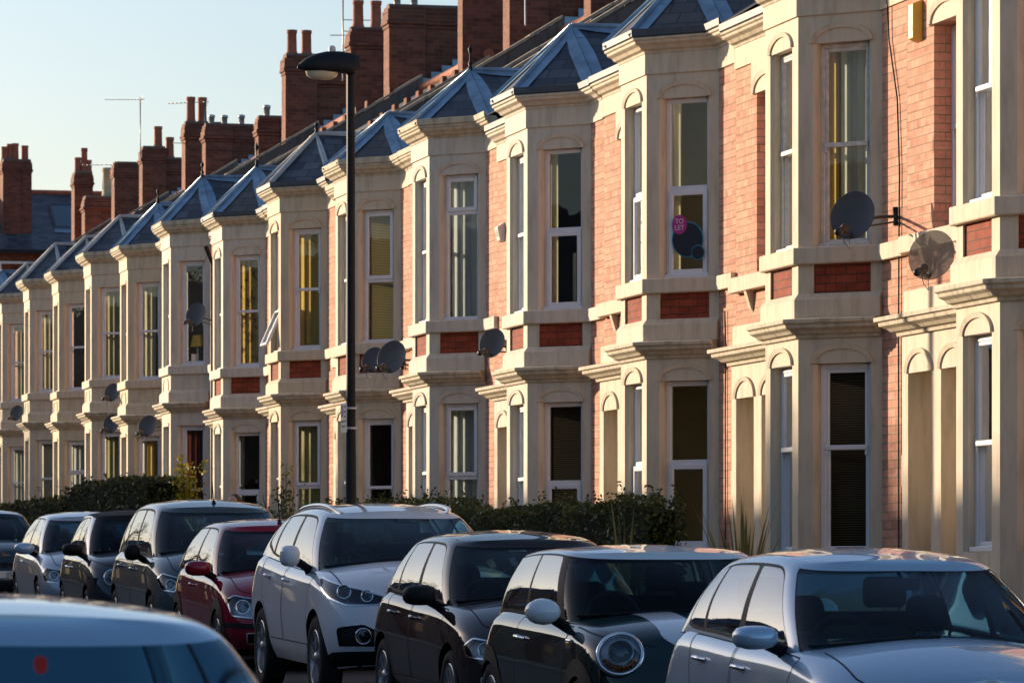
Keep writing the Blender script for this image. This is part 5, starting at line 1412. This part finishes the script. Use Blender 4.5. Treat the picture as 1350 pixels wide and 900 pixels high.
# letting sign on the upper bay window of the third house
F, L = wall_frame(BAYPATH[0], BAYPATH[1]); e3, H3, S3, yc3, b3 = houses[2]
c = fp(F, .43, -.055, 0); e = empty('letting_sign', (XW+c[0], yc3+c[1], S3+.10), math.atan2(F[1][1], F[1][0])+PI)
tag(e, 'round black and purple TO LET board against the upper bay window glass', 'letting sign')
def disc(x, z, r, y0, mat, name, parent, ey=1.0):
    m = MB(); m.lathe([(0,0),(r,0),(r,.006),(0,.006)], 40, Matrix.Translation((x,y0,z)) @ Matrix.Rotation(PI/2,4,'X') @ Matrix.Diagonal((1,ey,1,1)), sm=False); return m.build(name, M[mat], parent)
d = disc(0,.33,.20,.0,'cyan','board_rim',e); disc(0,.33,.188,-.007,'signblack','board_face',d)
d2 = disc(.135,.18,.085,-.008,'cyan','small_rim',e); disc(.135,.18,.075,-.015,'signblack','small_face',d2)
d3 = disc(-.10,.50,.095,-.010,'magenta','purple_badge',e,1.15)
for s_, zz in (('TO',.535),('LET',.462)):
    text_mesh(s_, .078, M['signwhite'], 'lettering', d3, Matrix.Translation((-.10,-.0175,zz)) @ Matrix.Rotation(PI/2,4,'X'))
# ceiling lamp in the same room
cl = empty('ceiling_lamp', (XW-.05, yc3-.35, S3+2.22)); tag(cl, 'lit round ceiling lamp behind the upper window above the letting sign', 'ceiling lamp')
m = MB(); m.lathe([(0,-.02),(.17,-.02),(.17,.02),(0,.03)], 24, caps=False); m.build('glass_shade', M['bulb'], cl)
# table lamp and things on far sills
yc8, S8 = houses[8][3], houses[8][2]
tl = empty('table_lamp', (XW-.17, yc8-.80, S8+.03)); tag(tl, 'yellow green lamp on the window sill of the pale octagon panelled house', 'lamp')
m = MB(); m.lathe([(.07,0),(.07,.02),(.015,.04),(.015,.42)], 14); m.build('lamp_stand', M['whitebox'], tl)
m = MB(); m.lathe([(.14,.34),(.09,.56)], 20); m.build('lamp_shade', M['curtain_yellow'], tl)
m = MB(); m.box(-.12,.02,-.02,.02,.0,.2); m.build('photo_frame', M['whitebox'], tl)

# ================================================================== hedges and plants
def leaves(n, fn, size, mb, rnd, up=.0):
    for _ in range(n):
        p, nr = fn(rnd)
        s_ = size*rnd.uniform(.6,1.3)
        a = Vector((rnd.gauss(0,1),rnd.gauss(0,1),rnd.gauss(0,1)+up)); a = (a+Vector(nr)*.6).normalized()
        b = a.cross(Vector((rnd.gauss(0,1),rnd.gauss(0,1),rnd.gauss(0,1)))).normalized()
        t = a.cross(b)
        p = Vector(p)
        mb.face([p-b*s_*.5, p+t*s_*.28, p+b*s_*.55, p-t*s_*.28])
def hedge(label, x0, x1, y0, y1, z0, z1, n, mat, size=.05, sprigs=20, wob=.05, group='hedges in the front gardens', round_=.0, seed=1):
    rnd = random.Random(seed); cx, cy = (x0+x1)/2, (y0+y1)/2
    e = empty('hedge', (cx, cy, z0)); tag(e, label, 'hedge', group)
    hx, hy, hz = (x1-x0)/2, (y1-y0)/2, z1-z0
    ph = [rnd.uniform(0,6) for _ in range(6)]
    def top(y): return hz+wob*(math.sin(y*1.7+ph[0])*.5+math.sin(y*4.1+ph[1])*.4+math.sin(y*9.3+ph[2])*.3)-round_*max(0,abs(y)/hy-.55)**2*4
    def f(r):
        k = r.random(); ins = abs(r.gauss(0,.035))
        if k < .42:
            y = r.uniform(-hy,hy); z = r.uniform(0,top(y)); bul = .05*math.sin(y*3+ph[3]+z*2)
            return (-hx-bul+ins, y, z), (-1,0,.3)
        if k < .72:
            y = r.uniform(-hy,hy); return (r.uniform(-hx,hx), y, top(y)-ins), (0,0,1)
        if k < .86: z = r.uniform(0,top(-hy)); return (r.uniform(-hx,hx), -hy+ins, z), (0,-1,.2)
        if k < .93: z = r.uniform(0,top(hy)); return (r.uniform(-hx,hx), hy-ins, z), (0,1,.2)
        y = r.uniform(-hy,hy); return (hx-ins, y, r.uniform(0,top(y))), (1,0,.3)
    m = MB(); leaves(n, f, size, m, rnd)
    for _ in range(sprigs):
        y = rnd.uniform(-hy,hy); x = rnd.uniform(-hx,hx); h = rnd.uniform(.05,.22); b = Vector((x,y,top(y)-.05)); d = Vector((rnd.gauss(0,.25),rnd.gauss(0,.25),1)).normalized()
        for k in range(6):
            p = b+d*h*(k/5); leaves(2, lambda r: (p+Vector((r.gauss(0,.015),r.gauss(0,.015),0)), (0,0,1)), size*.8, m, rnd)
    m.build('foliage', M[mat], e)
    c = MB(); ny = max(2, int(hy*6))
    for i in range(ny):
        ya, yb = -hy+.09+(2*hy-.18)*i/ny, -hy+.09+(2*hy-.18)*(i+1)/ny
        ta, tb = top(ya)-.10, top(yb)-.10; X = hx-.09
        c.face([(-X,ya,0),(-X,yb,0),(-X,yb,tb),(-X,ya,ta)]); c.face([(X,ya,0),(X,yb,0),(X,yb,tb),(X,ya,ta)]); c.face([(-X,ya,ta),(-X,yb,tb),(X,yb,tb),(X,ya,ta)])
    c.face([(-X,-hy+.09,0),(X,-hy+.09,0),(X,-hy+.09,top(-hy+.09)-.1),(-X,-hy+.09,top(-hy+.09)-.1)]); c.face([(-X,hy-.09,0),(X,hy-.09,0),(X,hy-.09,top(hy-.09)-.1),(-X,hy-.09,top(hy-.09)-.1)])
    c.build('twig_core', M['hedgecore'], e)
    return e
def G(y): return road(y)+.11
hedge('long dark clipped privet hedge behind the bronze car and the green white roofed car', 10.5, 10.95, 39.75, 48.6, G(44), .70, 9500, 'hedge', .055, 70, .06, seed=3)
hedge('low hedge behind the roof of the tall white sport utility car', 10.5, 11.1, 49.2, 58.0, G(53), .84, 5200, 'hedge', .06, 60, .12, seed=5)
hedge('tall square dark hedge behind the people carrier', 10.5, 11.4, 72.8, 83.4, G(78), 1.68, 7000, 'hedge_dark', .085, 12, .05, round_=.10, seed=6)
hedge('low hedge at the far left beyond the pale silver car', 10.5, 11.6, 84.4, 99.0, G(92), 1.50, 5000, 'hedge_dark', .09, 10, .05, seed=7)
hedge('lowest clipped hedge strip in front of the far left hedge', 9.95, 10.45, 82.0, 92.0, G(87), 1.12, 3000, 'hedge_dark', .08, 4, .03, seed=9)
def bush(label, x, y, z0, h, r, n, mat, size, seed, cat='bush', stems=7):
    rnd = random.Random(seed); e = empty('bush', (x,y,z0)); tag(e, label, cat, 'bushes in the front gardens')
    m, st = MB(), MB()
    for k in range(stems):
        a = rnd.uniform(0,2*PI); lean = rnd.uniform(.1,1)*r; hh = h*rnd.uniform(.65,1.05)
        pts = [Vector((0,0,0)), Vector((math.cos(a)*lean*.4, math.sin(a)*lean*.4, hh*.5)), Vector((math.cos(a)*lean, math.sin(a)*lean, hh))]
        st.tube(pts, [.014,.010,.004], 5)
        for j in range(n//stems):
            t = rnd.uniform(.25,1); p = pts[0]*(1-t)**2+pts[1]*2*t*(1-t)+pts[2]*t*t
            q = p+Vector((rnd.gauss(0,.09),rnd.gauss(0,.09),rnd.gauss(0,.06)))*(r/.4)
            leaves(1, lambda rr: (q, (0,0,1)), size, m, rnd)
    m.build('foliage', M[mat], e); st.build('stem', M['twig'], e)
bush('golden leaved bush beside the tall square dark hedge', 10.85, 69.8, G(70), 2.15, .28, 1300, 'yellowleaf', .08, 11, stems=11)
bush('thin reddish twiggy shrub between the dark hedge and the golden bush', 10.9, 72.0, G(72), 1.85, .4, 300, 'hedge_dark', .07, 12)
bush('small green sapling in front of the yellow curtain house', 11.2, 62.9, G(63), 1.95, .28, 420, 'greenleaf', .07, 13)
bush('loose leafy shrub left of the tall white sport utility car', 10.6, 59.6, G(59), 1.62, .5, 900, 'greenleaf', .06, 14, stems=9)
bush('bare reddish rose stems at the far left window', 11.2, 90.5, G(90), 1.9, .5, 160, 'twig', .06, 15)
def spiky(label, x, y, z0, h, n, seed):
    rnd = random.Random(seed); e = empty('spiky_plant', (x,y,z0)); tag(e, label, 'plant', 'spiky plants in the front gardens')
    m = MB()
    for k in range(n):
        a = 2*PI*k/n+rnd.uniform(-.3,.3); L = h*rnd.uniform(.75,1.1); out = rnd.uniform(.05,.34)*L; w = .03
        d = Vector((math.cos(a),math.sin(a),0)); s_ = Vector((-d.y,d.x,0)); pr = None
        for j in range(7):
            t = j/6; c_ = d*out*t**1.5+Vector((0,0,L*t*(1-.22*out/L*t))); ww = w*(1-t)**.6*(.6+.8*t if t < .4 else .92)
            q = (c_-s_*ww, c_+s_*ww)
            if pr: m.face([pr[0], pr[1], q[1], q[0]])
            pr = q
    m.build('leaf_blade', M['spike'], e)
    t = MB(); t.lathe([(.07,0),(.06,.25),(.03,.4)], 10); t.build('stem', M['twig'], e)
spiky('spiky leaved plant behind the white roof between hedge and doorways', 11.0, 38.0, G(38), 1.6, 40, 21)
spiky('thin pale spiky plant in front of the clipped hedge right end', 10.2, 39.2, G(39), 1.55, 9, 22)

# ================================================================== person behind the people carrier
def person():
    x, y = 9.6, 57.9; z = road(y)+.125
    e = empty('person', (x, y, z)); tag(e, 'person with long dark hair walking on the pavement behind the people carrier', 'person')
    s = (1.03-z)/1.66
    J = dict(pel=(0,0,.93),sp=(0,.01,1.12),ch=(0,.02,1.30),nk=(0,.02,1.42),hd0=(0,0,1.50),hd1=(0,-.01,1.58),
             hl=(-.09,0,.88),kl=(-.10,-.10,.50),al=(-.10,-.02,.09),tl=(-.10,-.15,.03),hr=(.09,0,.88),kr=(.10,.06,.50),ar=(.10,.22,.12),tr=(.10,.10,.03),
             sl=(-.17,.02,1.36),el=(-.22,.06,1.10),wl=(-.23,-.04,.88),fl=(-.23,-.08,.79),sr=(.17,.02,1.36),er=(.22,.02,1.10),wr=(.23,-.10,.90),fr=(.23,-.16,.82))
    Rr = dict(pel=.15,sp=.125,ch=.14,nk=.055,hd0=.075,hd1=.09,hl=.095,kl=.06,al=.04,tl=.035,hr=.095,kr=.06,ar=.04,tr=.035,sl=.06,el=.042,wl=.03,fl=.03,sr=.06,er=.042,wr=.03,fr=.03)
    E = [('pel','sp'),('sp','ch'),('ch','nk'),('nk','hd0'),('hd0','hd1'),('pel','hl'),('hl','kl'),('kl','al'),('al','tl'),('pel','hr'),('hr','kr'),('kr','ar'),('ar','tr'),('ch','sl'),('sl','el'),('el','wl'),('wl','fl'),('ch','sr'),('sr','er'),('er','wr'),('wr','fr')]
    for sd, w in ((-1,'wl'),(1,'wr')):
        w0 = Vector(J[w]); 
        for k in range(5):
            nm = '%s%d' % (w, k); J[nm] = tuple(w0+Vector((.0 if k < 4 else -sd*.03, -.04+.022*(k-1.5) if k < 4 else -.07, -.16 if k < 4 else -.08))); Rr[nm] = .009; E.append(('f'+w[1], nm))
    names = list(J); me = bpy.data.meshes.new('body'); me.from_pydata([Vector(J[n])*s for n in names], [(names.index(a), names.index(b)) for a, b in E], [])
    o = bpy.data.objects.new('tmp', me); COL.objects.link(o)
    sk = o.modifiers.new('Skin', 'SKIN'); sk.use_smooth_shade = True
    for i, n in enumerate(names):
        v = me.skin_vertices[0].data[i]; v.radius = (Rr[n]*s, Rr[n]*s); v.use_root = (n == 'pel')
    su = o.modifiers.new('Sub', 'SUBSURF'); su.levels = 2; su.render_levels = 2
    dg = bpy.context.evaluated_depsgraph_get(); nm = bpy.data.meshes.new_from_object(o.evaluated_get(dg)); bpy.data.objects.remove(o)
    nm.name = 'body'; nm.materials.clear()
    for q in ('skin','coat'): nm.materials.append(M[q])
    for p in nm.polygons: p.material_index = 0 if p.center.z > 1.43*s or (p.center.z < .9*s and abs(p.center.x) > .19*s) else 1
    for p in nm.polygons: p.use_smooth = True
    b = bpy.data.objects.new('body', nm); COL.objects.link(b); b.parent = e
    m = MB(); cz = 1.575*s
    rows = []
    for k in range(9):
        f = PI*k/8; rows.append([m.pt((.095*s*math.sin(f)*math.cos(2*PI*j/18), (.115*s*math.sin(f)*math.sin(2*PI*j/18)), cz+.115*s*math.cos(f))) for j in range(18)])
    for a, b_ in zip(rows, rows[1:]):
        for j in range(18): m.facei((a[j], b_[j], b_[(j+1)%18], a[(j+1)%18]), 0, True)
    for sx in (-1,1): m.lathe([(.018*s,-.01),(.018*s,.01)], 8, Matrix.Translation((sx*.098*s,.01*s,cz)) @ Matrix.Rotation(PI/2,4,'Y'), caps=True)
    m.tube([(0,-.105*s,cz+.02*s),(0,-.135*s,cz-.025*s),(0,-.11*s,cz-.035*s)], [.012*s,.016*s,.01*s], 8)
    hd = m.build('head', M['skin'], b)
    m = MB()
    for sx in (-1,1): m.lathe([(0,.013*s),(.011*s,.006*s),(.013*s,0)], 10, Matrix.Translation((sx*.035*s,-.108*s,cz+.012*s)) @ Matrix.Rotation(PI/2,4,'X'))
    m.tube([(-.025*s,-.108*s,cz-.058*s),(0,-.114*s,cz-.058*s),(.025*s,-.108*s,cz-.058*s)], .006*s, 6); m.build('face_features', M['hair'], hd)
    m = MB(); rnd = random.Random(5); rows = []
    for k in range(13):                   # crown of hair over the skull, falling to the shoulders behind
        t = k/12; ring = []
        for j in range(28):
            f = 2*PI*j/28
            if t < .5: r0 = .118*math.sin(PI*min(.5, t)); z = cz+.132*math.cos(PI*t)*s; yo = .022
            else: r0 = .118-.03*(t-.5)*2; z = cz-(t-.5)*2*.27*s; yo = .022+.045*(t-.5)*2
            r0 *= 1+.03*math.sin(j*5.3)+rnd.uniform(-.012,.012)
            ring.append(m.pt((r0*s*math.cos(f)*.93, r0*s*math.sin(f)*(.98 if t < .5 else .7)+yo*s+(.03*s if t >= .5 else 0)*(1 if t > .55 else .5), z)))
        rows.append(ring)
    for a, c_ in zip(rows, rows[1:]):
        for j in range(28): m.facei((a[j], c_[j], c_[(j+1)%28], a[(j+1)%28]), 0, True)
    m.facei(rows[-1]); m.build('hair', M['hair'], b)
    e.rotation_euler.z = R(-35)
person()

# ================================================================== end house across the top of the street
E_ = empty('end_house', (19, 150, road(150))); tag(E_, 'tall dark slate roofed house across the far end with a roof window and wide chimney', 'house')
b0 = road(150)
m = MB(); zE, zR = 11.3-b0, 13.55-b0
m.box(-7, 4, 0, 8.4, -.4, zE-.02); m.build('wall', M['chimbrick'], E_)
m = MB(); m.face([(-7.2,-.25,zE-.1),(4.2,-.25,zE-.1),(4.2,4.2,zR),(-7.2,4.2,zR)]); m.face([(-7.2,8.7,zE-.1),(4.2,8.7,zE-.1),(4.2,4.2,zR),(-7.2,4.2,zR)])
m.face([(-7,0,zE),(-7,4.2,zR-.05),(-7,8.4,zE)]); m.face([(4,0,zE),(4,4.2,zR-.05),(4,8.4,zE)])
ro = m.build('roof', M['slate'], E_); m = MB(); m.tube([(-7.2,4.2,zR+.02),(4.2,4.2,zR+.02)], .10, 8); m.build('ridge_tiles', M['terracotta'], ro)
sl_ = (zR-zE+.1)/4.45; zz = lambda y: zE-.1+sl_*(y+.25)
m = MB()
for a, b, c, d in ((-.28,-.20,1.35,3.25),(.70,.78,1.35,3.25),(-.2,.7,1.35,1.45),(-.2,.7,3.15,3.25)):
    m.hexa([(a,c,zz(c)+.0),(b,c,zz(c)+.0),(b,d,zz(d)+.0),(a,d,zz(d)+.0),(a,c,zz(c)+.09),(b,c,zz(c)+.09),(b,d,zz(d)+.09),(a,d,zz(d)+.09)])
w = m.build('roof_window', M['gutter'], ro)
m = MB(); m.face([(-.2,1.45,zz(1.45)+.06),(.7,1.45,zz(1.45)+.06),(.7,3.15,zz(3.15)+.06),(-.2,3.15,zz(3.15)+.06)]); m.build('pane', mat_plain('roof_window_glass',(.03,.06,.08),.08,0,.6), w)
m = MB(); m.hexa([(-.3,1.1,zz(1.1)+.01),(.85,1.1,zz(1.1)+.01),(.85,1.34,zz(1.34)+.01),(-.3,1.34,zz(1.34)+.01),(-.3,1.1,zz(1.1)+.03),(.85,1.1,zz(1.1)+.03),(.85,1.34,zz(1.34)+.03),(-.3,1.34,zz(1.34)+.03)]); m.build('lead_apron', M['lead'], w)
m = MB(); m.box(-7.25,4.25,-.42,-.26,zE-.25,zE-.12); m.build('gutter', M['black'], E_)
F = ((-3.0,0),(1,0),(0,-1))
for u in (-2.6, .6): add_window(E_, F, u, u+1.1, zE-2.3, zE-.5, 0, 'sash', None, m=.08)
ch = chimney(E_, -2.15, .9, 2.3, zE-.5, 14.4-b0, None, (.62,.40), ((.14,.5),(.33,.6),(.5,.62),(.84,.55)), inset=.10, potr=.13)

# ================================================================== the row opposite (behind and beside the camera)
T_ = empty('opposite_terrace', (-4.3, 40, road(40))); tag(T_, 'low brick terrace with slate roof facing the bay windowed houses', 'house')
b0 = road(40); wl, rfm, wn, bs = MB(), MB(), MB(), MB()
yy = -40.
kk = 0
while yy < 190:
    z0 = road(yy+3)-b0; e1, r1 = z0+4.9, z0+OPP_RIDGE
    a, b = yy-40, yy+5.9-40
    wl.face([(0,a,z0-.6),(0,b,z0-.6),(0,b,e1),(0,a,e1)]); wl.face([(-8.6,a,z0-.6),(-8.6,b,z0-.6),(-8.6,b,e1),(-8.6,a,e1)])
    for q in (a, b): wl.face([(0,q,z0-.6),(0,q,e1),(-4.3,q,r1-.02),(-8.6,q,e1),(-8.6,q,z0-.6)])
    rfm.face([(.25,a,e1-.1),(.25,b,e1-.1),(-4.3,b,r1),(-4.3,a,r1)]); rfm.face([(-8.9,a,e1-.1),(-8.9,b,e1-.1),(-4.3,b,r1),(-4.3,a,r1)])
    yb = a+2.0
    bs.hexa([(0,yb-1.2,z0-.6),(.65,yb-.6,z0-.6),(.65,yb+.6,z0-.6),(0,yb+1.2,z0-.6),(0,yb-1.2,e1),(.65,yb-.6,e1),(.65,yb+.6,e1),(0,yb+1.2,e1)])
    for p in (((.8,yb-.7),(.8,yb+.7)),((.8,yb+.7),(0,yb+1.35)),((0,yb-1.35),(.8,yb-.7))):
        rfm.face([(p[0][0],p[0][1],e1+.0),(p[1][0],p[1][1],e1+.0),(0.0,yb,e1+1.05)])
    rfm.face([(0,yb-1.35,e1),(0,yb,e1+1.05),(-1.4,yb,e1+1.05)]); rfm.face([(0,yb+1.35,e1),(0,yb,e1+1.05),(-1.4,yb,e1+1.05)])
    for zz0, zz1 in ((z0+.9,z0+2.3),(z0+3.1,z0+4.5)):
        wn.box(.652,.672,yb-.4,yb+.4,zz0,zz1); wn.box(.002,.02,a+4.0,a+4.9,zz0-(.9 if zz0 < z0+2 else 0),zz1)
    yy += 5.9; kk += 1
wl.build('wall', mat_brick('dark_opposite_brick',(.13,.045,.03),(.09,.03,.02),(.08,.06,.045)), T_); rfm.build('roof', M['slate'], T_); wn.build('window', mat_plain('opposite_window',(.02,.022,.025),.1,0,.6), T_); bs.build('bay', M['render'], T_)  # wall and bays coloured dark so the cars reflect them dark
# garden wall in front of the terrace
GW = empty('garden_wall', (10.55, 40, road(40))); tag(GW, 'low brick garden wall along the pavement in front of the terrace', 'wall')
m, cpn = MB(), MB()
y = 30.
while y < 136:
    y2 = y+1.0
    if not (int(y) % 6 == 4):
        z0, z1 = road(y)-road(40), road(y2)-road(40)
        m.hexa([(-.22,y-40,z0),(0-.1,y-40,z0),(-.1,y2-40,z1),(-.22,y2-40,z1),(-.22,y-40,z0+.62),(-.1,y-40,z0+.62),(-.1,y2-40,z1+.62),(-.22,y2-40,z1+.62)])
        cpn.hexa([(-.26,y-40,z0+.622),(-.06,y-40,z0+.622),(-.06,y2-40,z1+.622),(-.26,y2-40,z1+.622),(-.26,y-40,z0+.69),(-.06,y-40,z0+.69),(-.06,y2-40,z1+.69),(-.26,y2-40,z1+.69)])
    y = y2
go = m.build('brickwork', M['brick'], GW); cpn.build('coping', M['coping'], GW)
# trees on the near side, far down the street
def tree(label, x, y, h, r, seed, n=2600):
    rnd = random.Random(seed); e = empty('tree', (x,y,road(y))); tag(e, label, 'tree', 'trees on the near side of the street')
    t = MB(); t.tube([(0,0,0),(.05,0,h*.35),(0,.05,h*.8)], [.22,.16,.05], 8)
    cl = []
    for k in range(16):
        a = rnd.uniform(0,2*PI); rr = r*rnd.uniform(.2,.9); z = h*rnd.uniform(.4,.95); c = Vector((math.cos(a)*rr*(1.1-z/h*.6),math.sin(a)*rr*(1.1-z/h*.6),z)); cl.append(c)
        t.tube([(0,0,z*.6), c*.6+Vector((0,0,z*.3)), c], [.06,.04,.015], 5)
    t.build('trunk', M['twig'], e); m = MB()
    for c in cl: leaves(n//16, lambda q: (c+Vector((q.gauss(0,1),q.gauss(0,1),q.gauss(0,.8)))*r*.28, (0,0,1)), .22, m, rnd)
    m.build('crown', M['hedge_dark'], e)

for k, (tx, ty, th, tr) in enumerate(((-11,52,8.6,1.2),(-11.5,58,9.3,1.3),(-11,66,8.8,1.5),(-12,73,9.6,1.2),(-11,79,8.4,1.6),(-12,88,9.5,1.4),(-11,96,9.0,1.6),(-12,104,9.6,1.3),(-11,113,8.8,1.7),(-12,124,9.8,1.5),(-11,135,9.2,1.8))):
    tree('dark narrow conifer growing behind the low opposite brick terrace', tx, ty, th, tr, 40+k, 900)

for k, (tx, ty, th, tr) in enumerate(((-6,148,12.5,2.2),(-11,156,15.,2.0),(-16,150,12.8,2.6),(-20,160,16.,2.2),(-26,152,14.,2.8),(-31,163,17.,2.4),(-38,158,14.5,3.0),(-3,172,14.,2.4))):
    tree('tall ragged conifer at the far end of the street beyond the opposite terrace', tx, ty, th, tr, 70+k, 900)

# ================================================================== light, sky, camera
SUN_EL, SUN_AZ = R(10.0), R(-38.0)
w = bpy.data.worlds.new('World'); scene.world = w; w.use_nodes = True
nt = w.node_tree; nt.nodes.clear()
sk = nt.nodes.new('ShaderNodeTexSky'); sk.sky_type = 'NISHITA'; sk.sun_disc = False
sk.sun_elevation = SUN_EL; sk.sun_rotation = SUN_AZ; sk.air_density = SKY_AIR; sk.dust_density = SKY_DUST; sk.ozone_density = SKY_OZ; sk.altitude = 40
bg = nt.nodes.new('ShaderNodeBackground'); bg.inputs[1].default_value = SKY_STR
ou = nt.nodes.new('ShaderNodeOutputWorld'); gr = nt.nodes.new('ShaderNodeMix'); gr.data_type = 'RGBA'; gr.blend_type = 'MULTIPLY'; gr.inputs[0].default_value = 1; nt.links.new(sk.outputs[0], gr.inputs[6]); gr.inputs[7].default_value = (1.19,1.01,.92,1); nt.links.new(gr.outputs[2], bg.inputs[0]); nt.links.new(bg.outputs[0], ou.inputs[0])
sd = Vector((math.sin(SUN_AZ)*math.cos(SUN_EL), math.cos(SUN_AZ)*math.cos(SUN_EL), math.sin(SUN_EL)))
sl = bpy.data.lights.new('Sun', 'SUN'); sl.energy = SUN_STR; sl.angle = R(.53); sl.color = SUN_COL
so = bpy.data.objects.new('Sun', sl); COL.objects.link(so); so.rotation_euler = sd.to_track_quat('Z','Y').to_euler(); so.location = (-30, 60, 40)
cd = bpy.data.cameras.new('Camera'); cam = bpy.data.objects.new('Camera', cd); COL.objects.link(cam); scene.camera = cam
cd.sensor_width = 36; cd.lens = 36*5700/1350; cd.shift_y = (755-450)/1350; cd.clip_start = .3; cd.clip_end = 2500
cam.location = (0,0,0); cam.rotation_euler = (PI/2, 0, -math.atan2(1325, 5700))
cd.dof.use_dof = True; cd.dof.focus_distance = 38; cd.dof.aperture_fstop = 10
vs = scene.view_settings; vs.view_transform = 'Standard'; vs.look = 'None'; vs.gamma = 1; vs.use_curve_mapping = False; vs.exposure = EXPO
scene.cycles.max_bounces = 8; scene.cycles.diffuse_bounces = 3; scene.cycles.transparent_max_bounces = 16
scene.cycles.sample_clamp_indirect = 4.0
